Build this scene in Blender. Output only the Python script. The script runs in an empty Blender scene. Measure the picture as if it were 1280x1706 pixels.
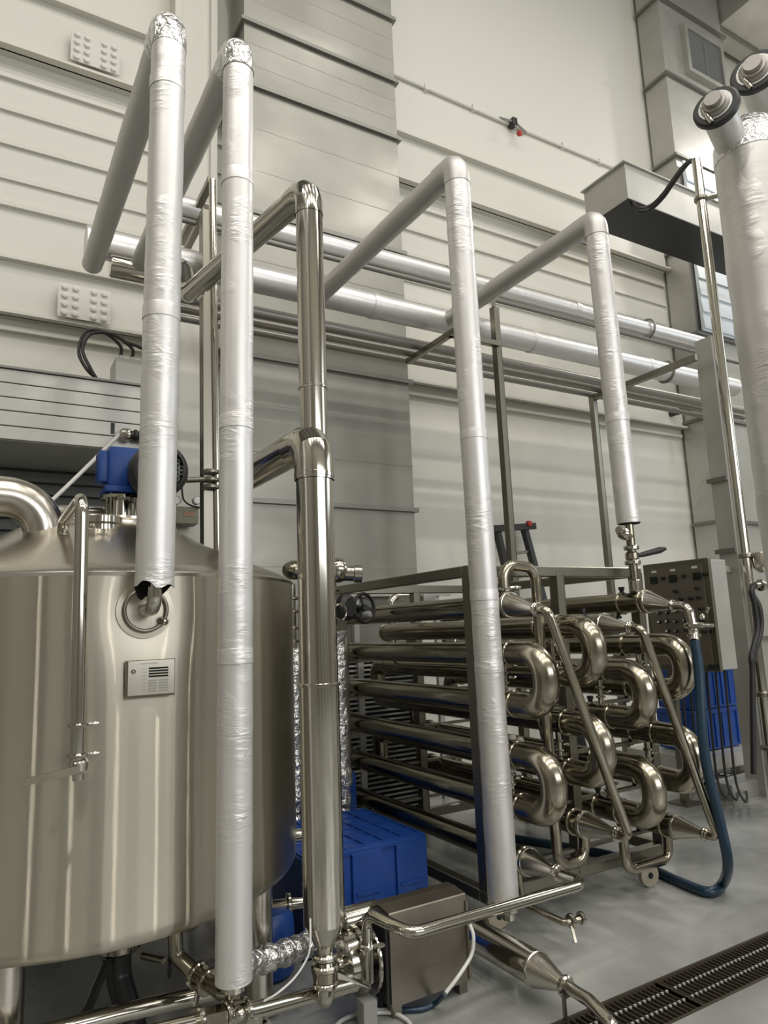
import bpy, bmesh, math, random
from mathutils import Vector, Matrix
random.seed(7)
PI = math.pi
S = bpy.context.scene
COL = S.collection

# ------------------------------------------------------------------ camera
F_PX = 1166.6
CAM = Vector((0, 0, 1.5))
RX = Vector((0.86379, -0.05028, -0.50134))     # world axes in camera axes
RY = Vector((-0.50239, -0.16164, -0.84940))
RZ = Vector((-0.03833, 0.98557, -0.16488))
cd = bpy.data.cameras.new('camera'); cam = bpy.data.objects.new('camera', cd); COL.objects.link(cam)
cam.matrix_world = Matrix(((RX.x, RX.y, RX.z, CAM.x), (RY.x, RY.y, RY.z, CAM.y), (RZ.x, RZ.y, RZ.z, CAM.z), (0, 0, 0, 1)))
cd.sensor_fit = 'VERTICAL'; cd.sensor_height = 36.0; cd.lens = F_PX / 1706 * 36.0
cd.clip_start = 0.05; cd.clip_end = 100
S.camera = cam

def at(px, py, x=None, y=None, z=None, d=None):
    """world point seen at a pixel of the photograph, on the plane x=, y= or z= (or at depth d)"""
    c = Vector((px - 640, -(py - 853), -F_PX)) / F_PX
    r = Vector((RX.dot(c), RY.dot(c), RZ.dot(c)))
    if x is not None: t = (x - CAM.x) / r.x
    elif y is not None: t = (y - CAM.y) / r.y
    elif z is not None: t = (z - CAM.z) / r.z
    else: t = d
    return CAM + r * t

# ------------------------------------------------------------------ light
W = bpy.data.worlds.new('world'); S.world = W; W.use_nodes = True
W.node_tree.nodes['Background'].inputs[0].default_value = (0.85, 0.84, 0.80, 1)
W.node_tree.nodes['Background'].inputs[1].default_value = 0.05
S.view_settings.view_transform = 'Standard'; S.view_settings.look = 'None'
S.view_settings.gamma = 1.0; S.view_settings.use_curve_mapping = False
S.view_settings.exposure = -1.33

def bay(name, loc, power, size, col=(1, .965, .90)):
    l = bpy.data.lights.new(name, 'AREA'); l.shape = 'DISK'; l.size = size; l.energy = power; l.color = col
    o = bpy.data.objects.new(name, l); COL.objects.link(o); o.location = loc; return o
def area(name, loc, rot, sx, sy, power, col=(1, .96, .88)):
    l = bpy.data.lights.new(name, 'AREA'); l.shape = 'RECTANGLE'; l.size = sx; l.size_y = sy; l.energy = power; l.color = col
    o = bpy.data.objects.new(name, l); COL.objects.link(o); o.location = loc; o.rotation_euler = rot
    return o
for lx in (-5.1, -1.84, 1.43, 4.70, 7.97, 11.2):            # rows of round hall lamps under the ceiling
    for ly, pw, sz in ((-6.0, 280, 2.2), (-2.2, 280, .36), (0.8, 170, 2.2)):
        bay('hall_lamp', (lx, ly, 11.6), pw, sz)
bay('hall_lamp', (12.6, 3.2, 10.2), 800, .5)
area('daylight_fill', (14.49, -2.5, 6.5), (0, PI / 2, 0), 4, 6, 420, (.80, .90, 1))  # added cool area light out of view, daylight taken from the right
area('daylight_fill', (5.0, -8.49, 4.6), (PI / 2, 0, 0), 10, 3.4, 1150, (.95, .97, 1))  # added fill light behind the viewer, lifts the lower wall

# ------------------------------------------------------------------ materials
def mat(name, col, rough=0.5, metal=0.0, bump=None, mottle=None, aniso=0.0, coat=0.0, rvar=None, spec=None):
    m = bpy.data.materials.new(name); m.use_nodes = True
    nt = m.node_tree; N = nt.nodes; L = nt.links; b = N['Principled BSDF']
    b.inputs['Base Color'].default_value = (*col, 1); b.inputs['Roughness'].default_value = rough
    b.inputs['Metallic'].default_value = metal
    if spec is not None: b.inputs['Specular IOR Level'].default_value = spec
    if coat: b.inputs['Coat Weight'].default_value = coat; b.inputs['Coat Roughness'].default_value = .1
    tc = N.new('ShaderNodeTexCoord')
    def noise(sc, vec, det=4, dist=0.0):
        mp = N.new('ShaderNodeMapping'); mp.inputs['Scale'].default_value = vec
        L.new(tc.outputs['Object'], mp.inputs['Vector'])
        n = N.new('ShaderNodeTexNoise'); n.inputs['Scale'].default_value = sc; n.inputs['Detail'].default_value = det
        n.inputs['Distortion'].default_value = dist
        L.new(mp.outputs[0], n.inputs['Vector']); return n
    if mottle:                                               # worn / mottled colour: (scale, vec, amount)
        n = noise(mottle[0], mottle[1], 5)
        mx = N.new('ShaderNodeMixRGB'); mx.blend_type = 'MIX'
        k = 1 - mottle[2]
        mx.inputs[1].default_value = (col[0] * k, col[1] * k, col[2] * k, 1)
        mx.inputs[2].default_value = (min(1, col[0] * (1 + mottle[2])), min(1, col[1] * (1 + mottle[2])), min(1, col[2] * (1 + mottle[2])), 1)
        mr = N.new('ShaderNodeMapRange'); mr.inputs['From Min'].default_value = .36; mr.inputs['From Max'].default_value = .66
        L.new(n.outputs['Fac'], mr.inputs['Value']); L.new(mr.outputs[0], mx.inputs[0]); L.new(mx.outputs[0], b.inputs['Base Color'])
    if rvar:                                                 # roughness wear: (scale, vec, lo, hi)
        n = noise(rvar[0], rvar[1], 4)
        r = N.new('ShaderNodeMapRange'); r.inputs['From Min'].default_value = .3; r.inputs['From Max'].default_value = .7
        r.inputs['To Min'].default_value = rvar[2]; r.inputs['To Max'].default_value = rvar[3]
        L.new(n.outputs['Fac'], r.inputs['Value']); L.new(r.outputs[0], b.inputs['Roughness'])
    if bump:                                                 # (scale, vec, strength, distance, patchy)
        n = noise(bump[0], bump[1], 3, .6)
        h = n.outputs['Fac']
        if len(bump) > 4 and bump[4]:
            n2 = noise(bump[4], (1, 1, 1), 2)
            r = N.new('ShaderNodeMapRange'); r.inputs['From Min'].default_value = .50; r.inputs['From Max'].default_value = .68
            r.inputs['To Min'].default_value = .05
            L.new(n2.outputs['Fac'], r.inputs['Value'])
            mu = N.new('ShaderNodeMath'); mu.operation = 'MULTIPLY'
            L.new(h, mu.inputs[0]); L.new(r.outputs[0], mu.inputs[1]); h = mu.outputs[0]
        bp = N.new('ShaderNodeBump'); bp.inputs['Strength'].default_value = bump[2]; bp.inputs['Distance'].default_value = bump[3]
        L.new(h, bp.inputs['Height']); L.new(bp.outputs[0], b.inputs['Normal'])
    if aniso:
        b.inputs['Anisotropic'].default_value = aniso
        t = N.new('ShaderNodeTangent'); t.direction_type = 'RADIAL'; t.axis = 'Z'
        L.new(t.outputs[0], b.inputs['Tangent']); b.inputs['Anisotropic Rotation'].default_value = .25
    return m

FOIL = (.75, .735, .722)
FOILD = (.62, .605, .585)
M = {}
M['foil_z'] = mat('foil_wrap_upright', FOIL, .43, .62, bump=(16, (1, 1, 3.6), .75, .010, 4.5))
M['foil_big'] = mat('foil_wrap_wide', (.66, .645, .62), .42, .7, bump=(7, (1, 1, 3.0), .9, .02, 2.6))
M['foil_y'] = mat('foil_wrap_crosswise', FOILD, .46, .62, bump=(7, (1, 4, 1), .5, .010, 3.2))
M['foil_x'] = mat('foil_wrap_lengthwise', FOIL, .40, .70, bump=(6, (3, 1, 1), .5, .010, 3.0))
M['foil_crumple'] = mat('crumpled_foil', (.82, .81, .80), .25, .9, bump=(26, (1, 1, 1), 1.0, .03))
def brushed(name, col, r1, an, r2, mixf):
    m = bpy.data.materials.new(name); m.use_nodes = True; nt = m.node_tree; N = nt.nodes; L = nt.links
    b = N['Principled BSDF']; b.inputs['Base Color'].default_value = (*col, 1); b.inputs['Metallic'].default_value = 1; b.inputs['Roughness'].default_value = r2
    g = N.new('ShaderNodeBsdfAnisotropic'); g.inputs['Color'].default_value = (*col, 1); g.inputs['Roughness'].default_value = r1
    g.inputs['Anisotropy'].default_value = an; g.inputs['Rotation'].default_value = 0.0
    t = N.new('ShaderNodeTangent'); t.direction_type = 'RADIAL'; t.axis = 'Z'; L.new(t.outputs[0], g.inputs['Tangent'])
    tc = N.new('ShaderNodeTexCoord'); mp = N.new('ShaderNodeMapping'); mp.inputs['Scale'].default_value = (1, 1, .05); L.new(tc.outputs['Object'], mp.inputs[0])
    n = N.new('ShaderNodeTexNoise'); n.inputs['Scale'].default_value = 15; n.inputs['Detail'].default_value = 5; L.new(mp.outputs[0], n.inputs['Vector'])
    bp = N.new('ShaderNodeBump'); bp.inputs['Strength'].default_value = .06; bp.inputs['Distance'].default_value = .006
    L.new(n.outputs['Fac'], bp.inputs['Height']); L.new(bp.outputs[0], g.inputs['Normal']); L.new(bp.outputs[0], b.inputs['Normal'])
    x = N.new('ShaderNodeMixShader'); x.inputs[0].default_value = mixf
    L.new(b.outputs[0], x.inputs[1]); L.new(g.outputs[0], x.inputs[2]); L.new(x.outputs[0], N['Material Output'].inputs['Surface'])
    return m
M['tank'] = brushed('brushed_tank_steel', (.60, .56, .46), .22, .94, .34, .32)
M['plate'] = mat('pale_rating_plate', (.52, .49, .42), .45, .6)
M['lid'] = mat('satin_lid_steel', (.60, .565, .50), .26, 1)
M['polish'] = mat('polished_steel', (.54, .515, .455), .13, 1)
M['dullpipe'] = mat('dull_grey_pipe', (.34, .32, .295), .45, .75)
M['cone'] = mat('bright_cone_steel', (.64, .61, .55), .22, 1)
M['tube'] = mat('dull_tube_steel', (.29, .265, .205), .18, 1, rvar=(3, (1, 1, 1), .12, .26))
M['bend'] = mat('worn_bend_steel', (.40, .365, .29), .19, 1, mottle=(6, (1, 1, 1), .14), rvar=(5, (1, 1, 1), .13, .28))
M['frame'] = mat('frame_steel', (.28, .265, .22), .36, 1)
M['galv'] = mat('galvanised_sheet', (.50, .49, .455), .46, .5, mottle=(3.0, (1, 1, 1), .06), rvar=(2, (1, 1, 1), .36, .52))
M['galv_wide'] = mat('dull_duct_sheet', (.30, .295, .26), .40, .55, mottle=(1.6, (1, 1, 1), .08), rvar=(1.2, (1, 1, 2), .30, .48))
M['galv_dark'] = mat('galvanised_flange', (.24, .235, .215), .45, .7)  # darkened so the shadow on the flanges sits in the colour
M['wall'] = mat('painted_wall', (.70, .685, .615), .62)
M['beam'] = mat('painted_beam', (.665, .65, .58), .5)
M['floor'] = mat('grey_floor_coating', (.30, .305, .29), .3, 0, mottle=(1.5, (1, 1, 1), .36), rvar=(1.9, (1, 1, 1), .10, .45))
M['ceil'] = mat('ceiling_paint', (.26, .255, .24), .8)
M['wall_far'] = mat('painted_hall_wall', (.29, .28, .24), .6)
M['black'] = mat('black_rubber', (.018, .018, .018), .45)
M['hole'] = mat('hollow_shade', (.012, .011, .01), .9)  # near-black colour standing for the shade inside open pipe ends
M['iron'] = mat('dark_cast_iron', (.04, .04, .04), .4, .5)
M['blue'] = mat('blue_plastic', (.008, .055, .27), .38)
M['bluepaint'] = mat('blue_enamel', (.012, .06, .27), .35)
M['bluehose'] = mat('blue_hose_rubber', (.014, .040, .070), .32)
M['white'] = mat('white_cable_sheath', (.72, .71, .68), .45)
M['panel'] = mat('panel_steel', (.27, .24, .20), .42, .85)
M['red'] = mat('red_plastic', (.45, .03, .02), .4)
M['grey'] = mat('grey_plastic', (.30, .30, .28), .5)
M['olive'] = mat('olive_box_enamel', (.20, .20, .13), .5)
M['screen'] = mat('dark_display', (.01, .015, .012), .15)
M['label'] = mat('white_label', (.75, .75, .72), .5)
M['tagred'] = mat('faded_red_plate', (.30, .16, .10), .5)
M['pump'] = mat('pump_cover_steel', (.28, .25, .205), .40, 1, mottle=(5, (1, 1, 1), .12))
M['grate'] = mat('drain_bar_steel', (.11, .092, .07), .5, .7)
M['gratebright'] = mat('drain_rod_steel', (.82, .80, .76), .38, .6)
M['louvre'] = mat('louvre_blade', (.30, .31, .30), .5, .4)
M['white_steel'] = mat('white_painted_steel', (.70, .68, .63), .5)
M['wheel'] = mat('tan_wheel', (.50, .44, .34), .5)
M['rope'] = mat('pale_wrapping', (.45, .42, .36), .7)
M['blade'] = mat('daylit_louvre_blade', (.84, .90, .96), .32, .1)  # bluish white of the daylight put into the blade colour

# ------------------------------------------------------------------ mesh helpers
def ring_frames(pts):
    T = []
    n = len(pts)
    for i in range(n):
        a = pts[max(0, i - 1)]; b = pts[min(n - 1, i + 1)]
        T.append((b - a).normalized())
    t = T[0]
    ref = Vector((0, 0, 1)) if abs(t.z) < .9 else Vector((1, 0, 0))
    u = t.cross(ref).normalized(); out = []
    for i in range(n):
        u = (u - T[i] * u.dot(T[i])).normalized()
        out.append((u.copy(), T[i].cross(u).normalized()))
    return out

def fillet(pts, rad, n=6):
    pts = [Vector(p) for p in pts]
    out = [pts[0]]
    for i in range(1, len(pts) - 1):
        p, a, b = pts[i], pts[i - 1], pts[i + 1]
        da = (a - p); db = (b - p); la = da.length; lb = db.length; da.normalize(); db.normalize()
        ang = da.angle(db)
        if ang > PI - .02 or rad <= 0: out.append(p); continue
        th = ang / 2
        d = min(rad / math.tan(th), la * .49, lb * .49); r = d * math.tan(th)
        c = p + (da + db).normalized() * (r / math.sin(th))
        s = p + da * d - c; e = p + db * d - c
        sw = s.angle(e); ax = s.cross(e).normalized()
        for k in range(n + 1):
            out.append(c + Matrix.Rotation(sw * k / n, 3, ax) @ s)
    out.append(pts[-1])
    res = [out[0]]
    for p in out[1:]:
        if (p - res[-1]).length > 1e-5: res.append(p)
    return res

def smooth_path(pts, n=8):
    """Catmull-Rom through points"""
    P = [Vector(p) for p in pts]; P = [P[0] * 2 - P[1]] + P + [P[-1] * 2 - P[-2]]
    out = []
    for i in range(1, len(P) - 2):
        for k in range(n):
            t = k / n
            out.append(.5 * (2 * P[i] + (P[i + 1] - P[i - 1]) * t + (2 * P[i - 1] - 5 * P[i] + 4 * P[i + 1] - P[i + 2]) * t * t + (3 * P[i] - P[i - 1] - 3 * P[i + 1] + P[i + 2]) * t ** 3))
    out.append(P[-2]); return out

class B:
    """collects geometry, then links it as one mesh object"""
    def __init__(s): s.bm = bmesh.new()
    def sweep(s, pts, r, seg=20, cap=True, radii=None):
        pts = [Vector(p) for p in pts]; fr = ring_frames(pts); rings = []
        for i, p in enumerate(pts):
            u, v = fr[i]; rr = radii[i] if radii else r
            rings.append([s.bm.verts.new(p + (u * math.cos(2 * PI * k / seg) + v * math.sin(2 * PI * k / seg)) * rr) for k in range(seg)])
        for a, b in zip(rings, rings[1:]):
            for k in range(seg):
                s.bm.faces.new((a[k], a[(k + 1) % seg], b[(k + 1) % seg], b[k]))
        if cap:
            s.bm.faces.new(rings[0][::-1]); s.bm.faces.new(rings[-1])
        return s
    def tube(s, pts, r, bend=0, seg=20, n=6, cap=True):
        return s.sweep(fillet(pts, bend, n) if bend else pts, r, seg, cap)
    def cone(s, a, b, prof, seg=24, cap=True):
        """lathe: prof = [(fraction or distance along a->b in metres, radius)]"""
        a = Vector(a); b = Vector(b); t = (b - a).normalized()
        ref = Vector((0, 0, 1)) if abs(t.z) < .9 else Vector((1, 0, 0))
        u = t.cross(ref).normalized(); v = t.cross(u); rings = []
        for h, r in prof:
            rings.append([s.bm.verts.new(a + t * h + (u * math.cos(2 * PI * k / seg) + v * math.sin(2 * PI * k / seg)) * max(r, 1e-4)) for k in range(seg)])
        for p, q in zip(rings, rings[1:]):
            for k in range(seg): s.bm.faces.new((p[k], p[(k + 1) % seg], q[(k + 1) % seg], q[k]))
        if cap: s.bm.faces.new(rings[0][::-1]); s.bm.faces.new(rings[-1])
        return s
    def ring(s, c, axis, r0, r1, w, seg=24):
        """a flat collar round an axis: inner r0, outer r1, width w"""
        c = Vector(c); t = Vector(axis).normalized(); e = min(w * .25, (r1 - r0) * .4)
        a = c - t * w / 2
        return s.cone(a, a + t, [(0, r0), (0, r1 - e), (e, r1), (w - e, r1), (w, r1 - e), (w, r0)], seg, cap=False)
    def torus(s, c, axis, R, r, seg=32, sub=10):
        c = Vector(c); t = Vector(axis).normalized(); ref = Vector((0, 0, 1)) if abs(t.z) < .9 else Vector((1, 0, 0))
        u = t.cross(ref).normalized(); v = t.cross(u); rings = []
        for i in range(seg):
            d = u * math.cos(2 * PI * i / seg) + v * math.sin(2 * PI * i / seg)
            rings.append([s.bm.verts.new(c + d * (R + r * math.cos(2 * PI * k / sub)) + t * r * math.sin(2 * PI * k / sub)) for k in range(sub)])
        for i in range(seg):
            p, q = rings[i], rings[(i + 1) % seg]
            for k in range(sub): s.bm.faces.new((p[k], p[(k + 1) % sub], q[(k + 1) % sub], q[k]))
        return s
    def box(s, lo, hi, bev=0.0):
        lo = Vector(lo); hi = Vector(hi)
        r = bmesh.ops.create_cube(s.bm, size=1.0); vs = r['verts']
        for v in vs: v.co = Vector(((lo.x + hi.x) / 2 + v.co.x * abs(hi.x - lo.x), (lo.y + hi.y) / 2 + v.co.y * abs(hi.y - lo.y), (lo.z + hi.z) / 2 + v.co.z * abs(hi.z - lo.z)))
        if bev:
            es = {e for v in vs for e in v.link_edges}
            bmesh.ops.bevel(s.bm, geom=list(es), offset=bev, segments=2, affect='EDGES', profile=.7)
        return s
    def bar(s, a, b, w, h, bev=0.004, up=(0, 0, 1)):
        """a rectangular section bar from a to b"""
        a = Vector(a); b = Vector(b); t = (b - a); l = t.length; t.normalize()
        upv = Vector(up) if abs(t.dot(Vector(up))) < .95 else Vector((0, 1, 0))
        u = t.cross(upv).normalized(); v = u.cross(t).normalized()
        r = bmesh.ops.create_cube(s.bm, size=1.0); vs = r['verts']
        m = (a + b) / 2
        for q in vs: q.co = m + u * q.co.x * w + t * q.co.y * l + v * q.co.z * h
        if bev:
            es = {e for q in vs for e in q.link_edges}
            bmesh.ops.bevel(s.bm, geom=list(es), offset=bev, segments=1, affect='EDGES')
        return s
    def prism(s, poly, d):
        """extrude a closed polygon (list of points) by the vector d"""
        d = Vector(d); a = [s.bm.verts.new(Vector(p)) for p in poly]; b = [s.bm.verts.new(Vector(p) + d) for p in poly]
        s.bm.faces.new(a); s.bm.faces.new(b[::-1]); n = len(a)
        for k in range(n): s.bm.faces.new((a[k], b[k], b[(k + 1) % n], a[(k + 1) % n]))
        return s
    def ball(s, c, r, seg=16, sz=(1, 1, 1)):
        q = bmesh.ops.create_uvsphere(s.bm, u_segments=seg, v_segments=seg // 2, radius=r)
        for v in q['verts']: v.co = Vector(c) + Vector((v.co.x * sz[0], v.co.y * sz[1], v.co.z * sz[2]))
        return s
    def obj(s, name, m, parent=None, smooth=True, kind=None, ang=38):
        bm = s.bm
        bmesh.ops.recalc_face_normals(bm, faces=bm.faces[:])
        me = bpy.data.meshes.new(name); o = bpy.data.objects.new(name, me); COL.objects.link(o)
        if parent is not None:
            off = Vector(parent['_o']) if '_o' in parent else Vector((0, 0, 0))
            o.parent = parent
        else:
            lo = Vector((1e9,) * 3); hi = -lo
            for v in bm.verts:
                for k in range(3): lo[k] = min(lo[k], v.co[k]); hi[k] = max(hi[k], v.co[k])
            off = Vector(((lo.x + hi.x) / 2, (lo.y + hi.y) / 2, lo.z)); o.location = off
        ROOT[o] = off
        for v in bm.verts: v.co -= off
        bm.to_mesh(me); bm.free()
        me.materials.append(M[m] if isinstance(m, str) else m)
        if smooth:
            for p in me.polygons: p.use_smooth = True
            me.set_sharp_from_angle(angle=math.radians(ang))
        if kind: o['kind'] = kind
        return o
ROOT = {}
_obj = B.obj
def _obj2(s, name, m, parent=None, smooth=True, kind=None, ang=38):
    if parent is not None and parent in ROOT:
        parent['_o'] = tuple(ROOT[parent])
        o = _obj(s, name, m, parent, smooth, kind, ang); del parent['_o']; return o
    return _obj(s, name, m, parent, smooth, kind, ang)
B.obj = _obj2

def thing(name, label, cat, loc, group=None):
    o = bpy.data.objects.new(name, None); COL.objects.link(o); o.empty_display_size = .1
    o.location = loc; ROOT[o] = Vector(loc); o['label'] = label; o['category'] = cat
    if group: o['group'] = group
    return o
def tag(o, label, cat, group=None):
    o['label'] = label; o['category'] = cat
    if group: o['group'] = group
    return o
def struct(o): o['kind'] = 'structure'; return o
V = Vector

# ================================================================== the room
WY = 6.0
fb = B()
fb.box((-7.2, -9.2, -.2), (15.2, 2.0, 0)); fb.box((-7.2, 2.248, -.2), (15.2, 6.4, 0)); fb.box((-7.2, 2.0, -.2), (1.2, 2.248, 0)); fb.box((9.0, 2.0, -.2), (15.2, 2.248, 0))
fb.box((1.2, 2.0, -.2), (9.0, 2.248, -.14))
struct(fb.obj('floor', 'floor', smooth=False))
struct(B().box((-7.2, WY, 0), (15.2, WY + .2, 12.5)).obj('wall_back', 'wall', smooth=False))
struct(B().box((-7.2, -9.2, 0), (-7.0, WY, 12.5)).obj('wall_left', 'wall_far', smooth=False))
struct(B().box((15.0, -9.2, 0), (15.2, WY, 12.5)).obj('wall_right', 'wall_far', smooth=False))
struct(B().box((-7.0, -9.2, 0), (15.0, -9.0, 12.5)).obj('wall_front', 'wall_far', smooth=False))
struct(B().box((-7.2, -9.2, 12.5), (15.2, 6.4, 12.6)).obj('ceiling', 'ceil', smooth=False))
# white steel beams and battens on the back wall
n_trim = [0]
def trim(b, m='beam'):
    n_trim[0] += 1
    return struct(b.obj('trim_%d' % n_trim[0], m, smooth=False))
def ibeam(z0, z1, depth, x0=-7, x1=8.33):
    b = B()
    b.box((x0, WY - depth, z1 - .025), (x1, WY, z1)); b.box((x0, WY - depth, z0), (x1, WY, z0 + .025))
    b.box((x0, WY - depth * .55, z0), (x1, WY - depth * .45, z1))
    return trim(b)
ibeam(6.38, 6.98, .16); ibeam(4.05, 4.53, .14)
for z, d in ((6.19, .035), (5.89, .03), (5.58, .03), (5.27, .025), (5.03, .04), (3.96, .05)):
    trim(B().box((-7, WY - d, z - .02), (8.33, WY, z + .02)))
trim(B().box((1.42, 5.82, 0), (1.70, WY, 12.4)))                       # white column behind the upright post
trim(B().box((1.36, 5.78, 0), (1.42, WY, 12.4))); trim(B().box((1.70, 5.78, 0), (1.76, WY, 12.4)))
# made-up columns and doors behind the viewer, added as dark bands in reflections
for x, w in ((-5, .6), (-1.2, .5), (2.6, .5), (6.4, .6), (10.2, .6)):
    trim(B().box((x, -9.0, 0), (x + w, -8.6, 12.5)), 'galv_dark')  # added columns, only dark bands in reflections
b = B()
for lo, hi in (((-.1, -8.9, 2.8), (10.1, -8.5, 2.9)), ((-.1, -8.9, 6.3), (10.1, -8.5, 6.4)), ((-.1, -8.9, 2.9), (0, -8.5, 6.3)), ((10, -8.9, 2.9), (10.1, -8.5, 6.3))): b.box(lo, hi)
struct(b.obj('fill_frame_1', 'white_steel', smooth=False))  # unseen frame added round the fill light behind the viewer
b = B()
for lo, hi in (((14.5, -5.6, 4.4), (14.98, .6, 4.5)), ((14.5, -5.6, 8.5), (14.98, .6, 8.6)), ((14.5, -5.6, 4.5), (14.98, -5.5, 8.5)), ((14.5, .5, 4.5), (14.98, .6, 8.5))): b.box(lo, hi)
struct(b.obj('fill_frame_2', 'white_steel', smooth=False))  # unseen frame added round the cool area light on the right
struct(B().box((-3.6, -9.0, 0), (-1.6, -8.93, 3.2)).obj('reflection_slab_1', 'grey', smooth=False))  # dark slabs added only to reflect in the steel
struct(B().box((7.4, -9.0, 0), (9.8, -8.93, 3.4)).obj('reflection_slab_2', 'grey', smooth=False))

def splice(x0, z0, label):
    t = thing('splice_plate', label, 'steel plate', (x0, WY - .17, z0), 'bolted splice plates')
    B().box((x0, WY - .17, z0), (x0 + .40, WY - .158, z0 + .29), .003).obj('plate', 'beam', t)
    for i, dx in enumerate((.05, .13, .27, .35)):
        for k in range(4):
            c = V((x0 + dx, WY - .17, z0 + .035 + k * .073))
            B().cone(c, c + V((0, -1, 0)), [(0, .029), (.006, .029), (.007, .023), (.018, .022), (.021, .014)], 12).obj('bolt', 'white_steel', t)
ya = 6.57
splice(.49, 6.43, 'white bolted splice plate on the upper wall beam')
splice(.47, 4.08, 'white bolted splice plate on the lower wall beam')

# ------------------------------------------------------------------ galvanised ducts
def duct(name, label, x0, x1, y0, y1, zs, fl=.035, beads=True, m='galv'):
    t = thing(name, label, 'duct', ((x0 + x1) / 2, (y0 + y1) / 2, zs[0]))
    for a, b in zip(zs, zs[1:]):
        q = B(); q.box((x0, y0, a), (x1, y1, b))
        n = 3
        if beads:
            for k in range(1, n):                                   # stiffening beads pressed across the sheet
                z = a + (b - a) * k / n
                q.cone((x0, y0 + .004, z), (x1, y0 + .004, z), [(0, .0055), (x1 - x0, .0055)], 8)
        q.obj('duct_section', m, t, smooth=False)
    for z in zs[1:-1]:
        q = B(); q.box((x0 - fl, y0 - fl, z - .02), (x1 + fl, y0, z + .02)); q.box((x0 - fl, y0, z - .02), (x0, y1, z + .02)); q.box((x1, y0, z - .02), (x1 + fl, y1, z + .02))
        q.obj('flange', 'galv_dark', t, smooth=False)
    return t
zf = [at(425, 594, y=5.5).z, at(425, 834, y=5.5).z, at(425, 355, y=5.5).z, at(425, 145, y=5.5).z, at(400, 30, y=5.5).z]
zd = sorted([0.02, .95] + zf + [7.95, 8.75, 10.3, 12.4])
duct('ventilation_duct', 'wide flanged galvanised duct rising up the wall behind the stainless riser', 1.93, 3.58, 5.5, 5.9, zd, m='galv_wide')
zr = [0.02, 1.2] + [at(a, b, x=8.36).z for a, b in ((1157, 875), (1137, 708), (1163, 555), (1145, 408), (1128, 258), (1108, 125), (1090, 2))] + [11.9]
t = duct('ventilation_duct', 'galvanised corner duct with a square return grille', 8.36, 9.9, 5.58, 5.95, zr, .05, False)
q = B(); gx0, gx1, gz0, gz1, gy = at(1143, 70, y=5.5).x, at(1207, 100, y=5.5).x, at(1147, 116, y=5.5).z, at(1138, 36, y=5.5).z, 5.58
for a, b in (((gx0, gz0), (gx1, gz0 + .07)), ((gx0, gz1 - .07), (gx1, gz1)), ((gx0, gz0 + .07), (gx0 + .07, gz1 - .07)), ((gx1 - .07, gz0 + .07), (gx1, gz1 - .07))):
    q.box((a[0], gy - .09, a[1]), (b[0], gy, b[1]))
g = q.obj('grille_frame', 'galv', t, smooth=False)
q = B()
for k in range(26):
    z = gz0 + .09 + k * (gz1 - gz0 - .18) / 25
    q.bar((gx0 + .06, gy - .05, z), (gx1 - .06, gy - .05, z), .035, .006, 0, up=(0, .5, 1))
q.bar(((gx0 + gx1) / 2, gy - .065, gz0 + .05), ((gx0 + gx1) / 2, gy - .065, gz1 - .05), .012, .012, 0)
q.obj('grille_blade', 'louvre', g, smooth=False)
struct(B().box((9.95, -2.0, 10.9), (11.6, 5.9, 12.2)).obj('trim_90', 'galv', smooth=False))
q = B()
for k in range(7): q.box((9.93, -1.6 + k * 1.2, 10.87), (11.63, -1.55 + k * 1.2, 12.2))
struct(q.obj('trim_91', 'galv_dark', smooth=False))
# pale louvred outlet on the front of the right-hand duct
t = thing('louvred_outlet', 'louvred outlet with bluish daylight put into its colour beside the tall thin pole', 'louvre', (9.2, 5.55, 5.34))
q = B(); q.box((8.40, 5.50, 5.34), (11.4, 5.526, 7.9)); q.obj('back_plate', 'blade', t, smooth=False)
for k in range(10):
    z = 5.36 + k * .245
    B().prism([(8.40, 5.50, z), (8.40, 5.465, z), (8.40, 5.49, z + .24), (8.40, 5.50, z + .24)], (3.0, 0, 0)).obj('louvre_blade', 'blade', t, smooth=False)

# riser box standing beside the control panel
t = thing('cable_riser', 'tall galvanised box column ending under the cable tray beside the corner duct', 'riser', (5.87, 3.8, 0))
yb = at(1157, 572, x=5.80).y; yf = at(1187, 580, x=5.80).y; zt = at(1157, 570, x=5.80).z
B().box((5.80, yf, 0.0), (5.94, yb, zt), .005).obj('column', 'galv', t, smooth=False)
B().box((5.83, yf - .03, 0.0), (5.93, yf, zt + .03), .003).obj('corner_flange', 'galv', t, smooth=False)
for z in (2.05, 2.7): B().box((5.77, yf, z), (5.80, yb + .02, z + .04)).obj('bracket', 'galv_dark', t, smooth=False)
# horizontal cable tray, upper right
t = thing('cable_tray', 'galvanised cable trunking running out of frame high on the right', 'cable tray', (7.6, 4.75, 5.86))
B().box((5.73, 4.42, 5.86), (10.5, 5.0, 6.27), .008).obj('trunking', 'galv', t, smooth=False)
B().box((5.74, 4.43, 5.852), (10.5, 4.99, 5.862)).obj('under_shade', 'iron', t, smooth=False)  # dark sheet added to paint the shade under the trunking
B().box((5.70, 4.40, 6.27), (10.5, 5.02, 6.285)).obj('cover', 'galv', t, smooth=False)
for dy in (0, .05):
    pts = [at(1052, 336, z=5.87), at(1064, 347 + 90 * dy, y=4.35), at(1085, 343 + 90 * dy, y=4.25), at(1105, 324 + 90 * dy, y=4.1), at(1122, 300 + 90 * dy, y=3.95), at(1138, 279 + 60 * dy, y=3.8), at(1152, 268, y=3.68), at(1163, 272, y=3.6)]
    tag(B().sweep(smooth_path(pts, 8), .022, 10).obj('power_cable', 'black'), 'black cable drooping from the trunking to the pole top' if dy == 0 else 'second black cable drooping beside the first to the pole top', 'cable')

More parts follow.
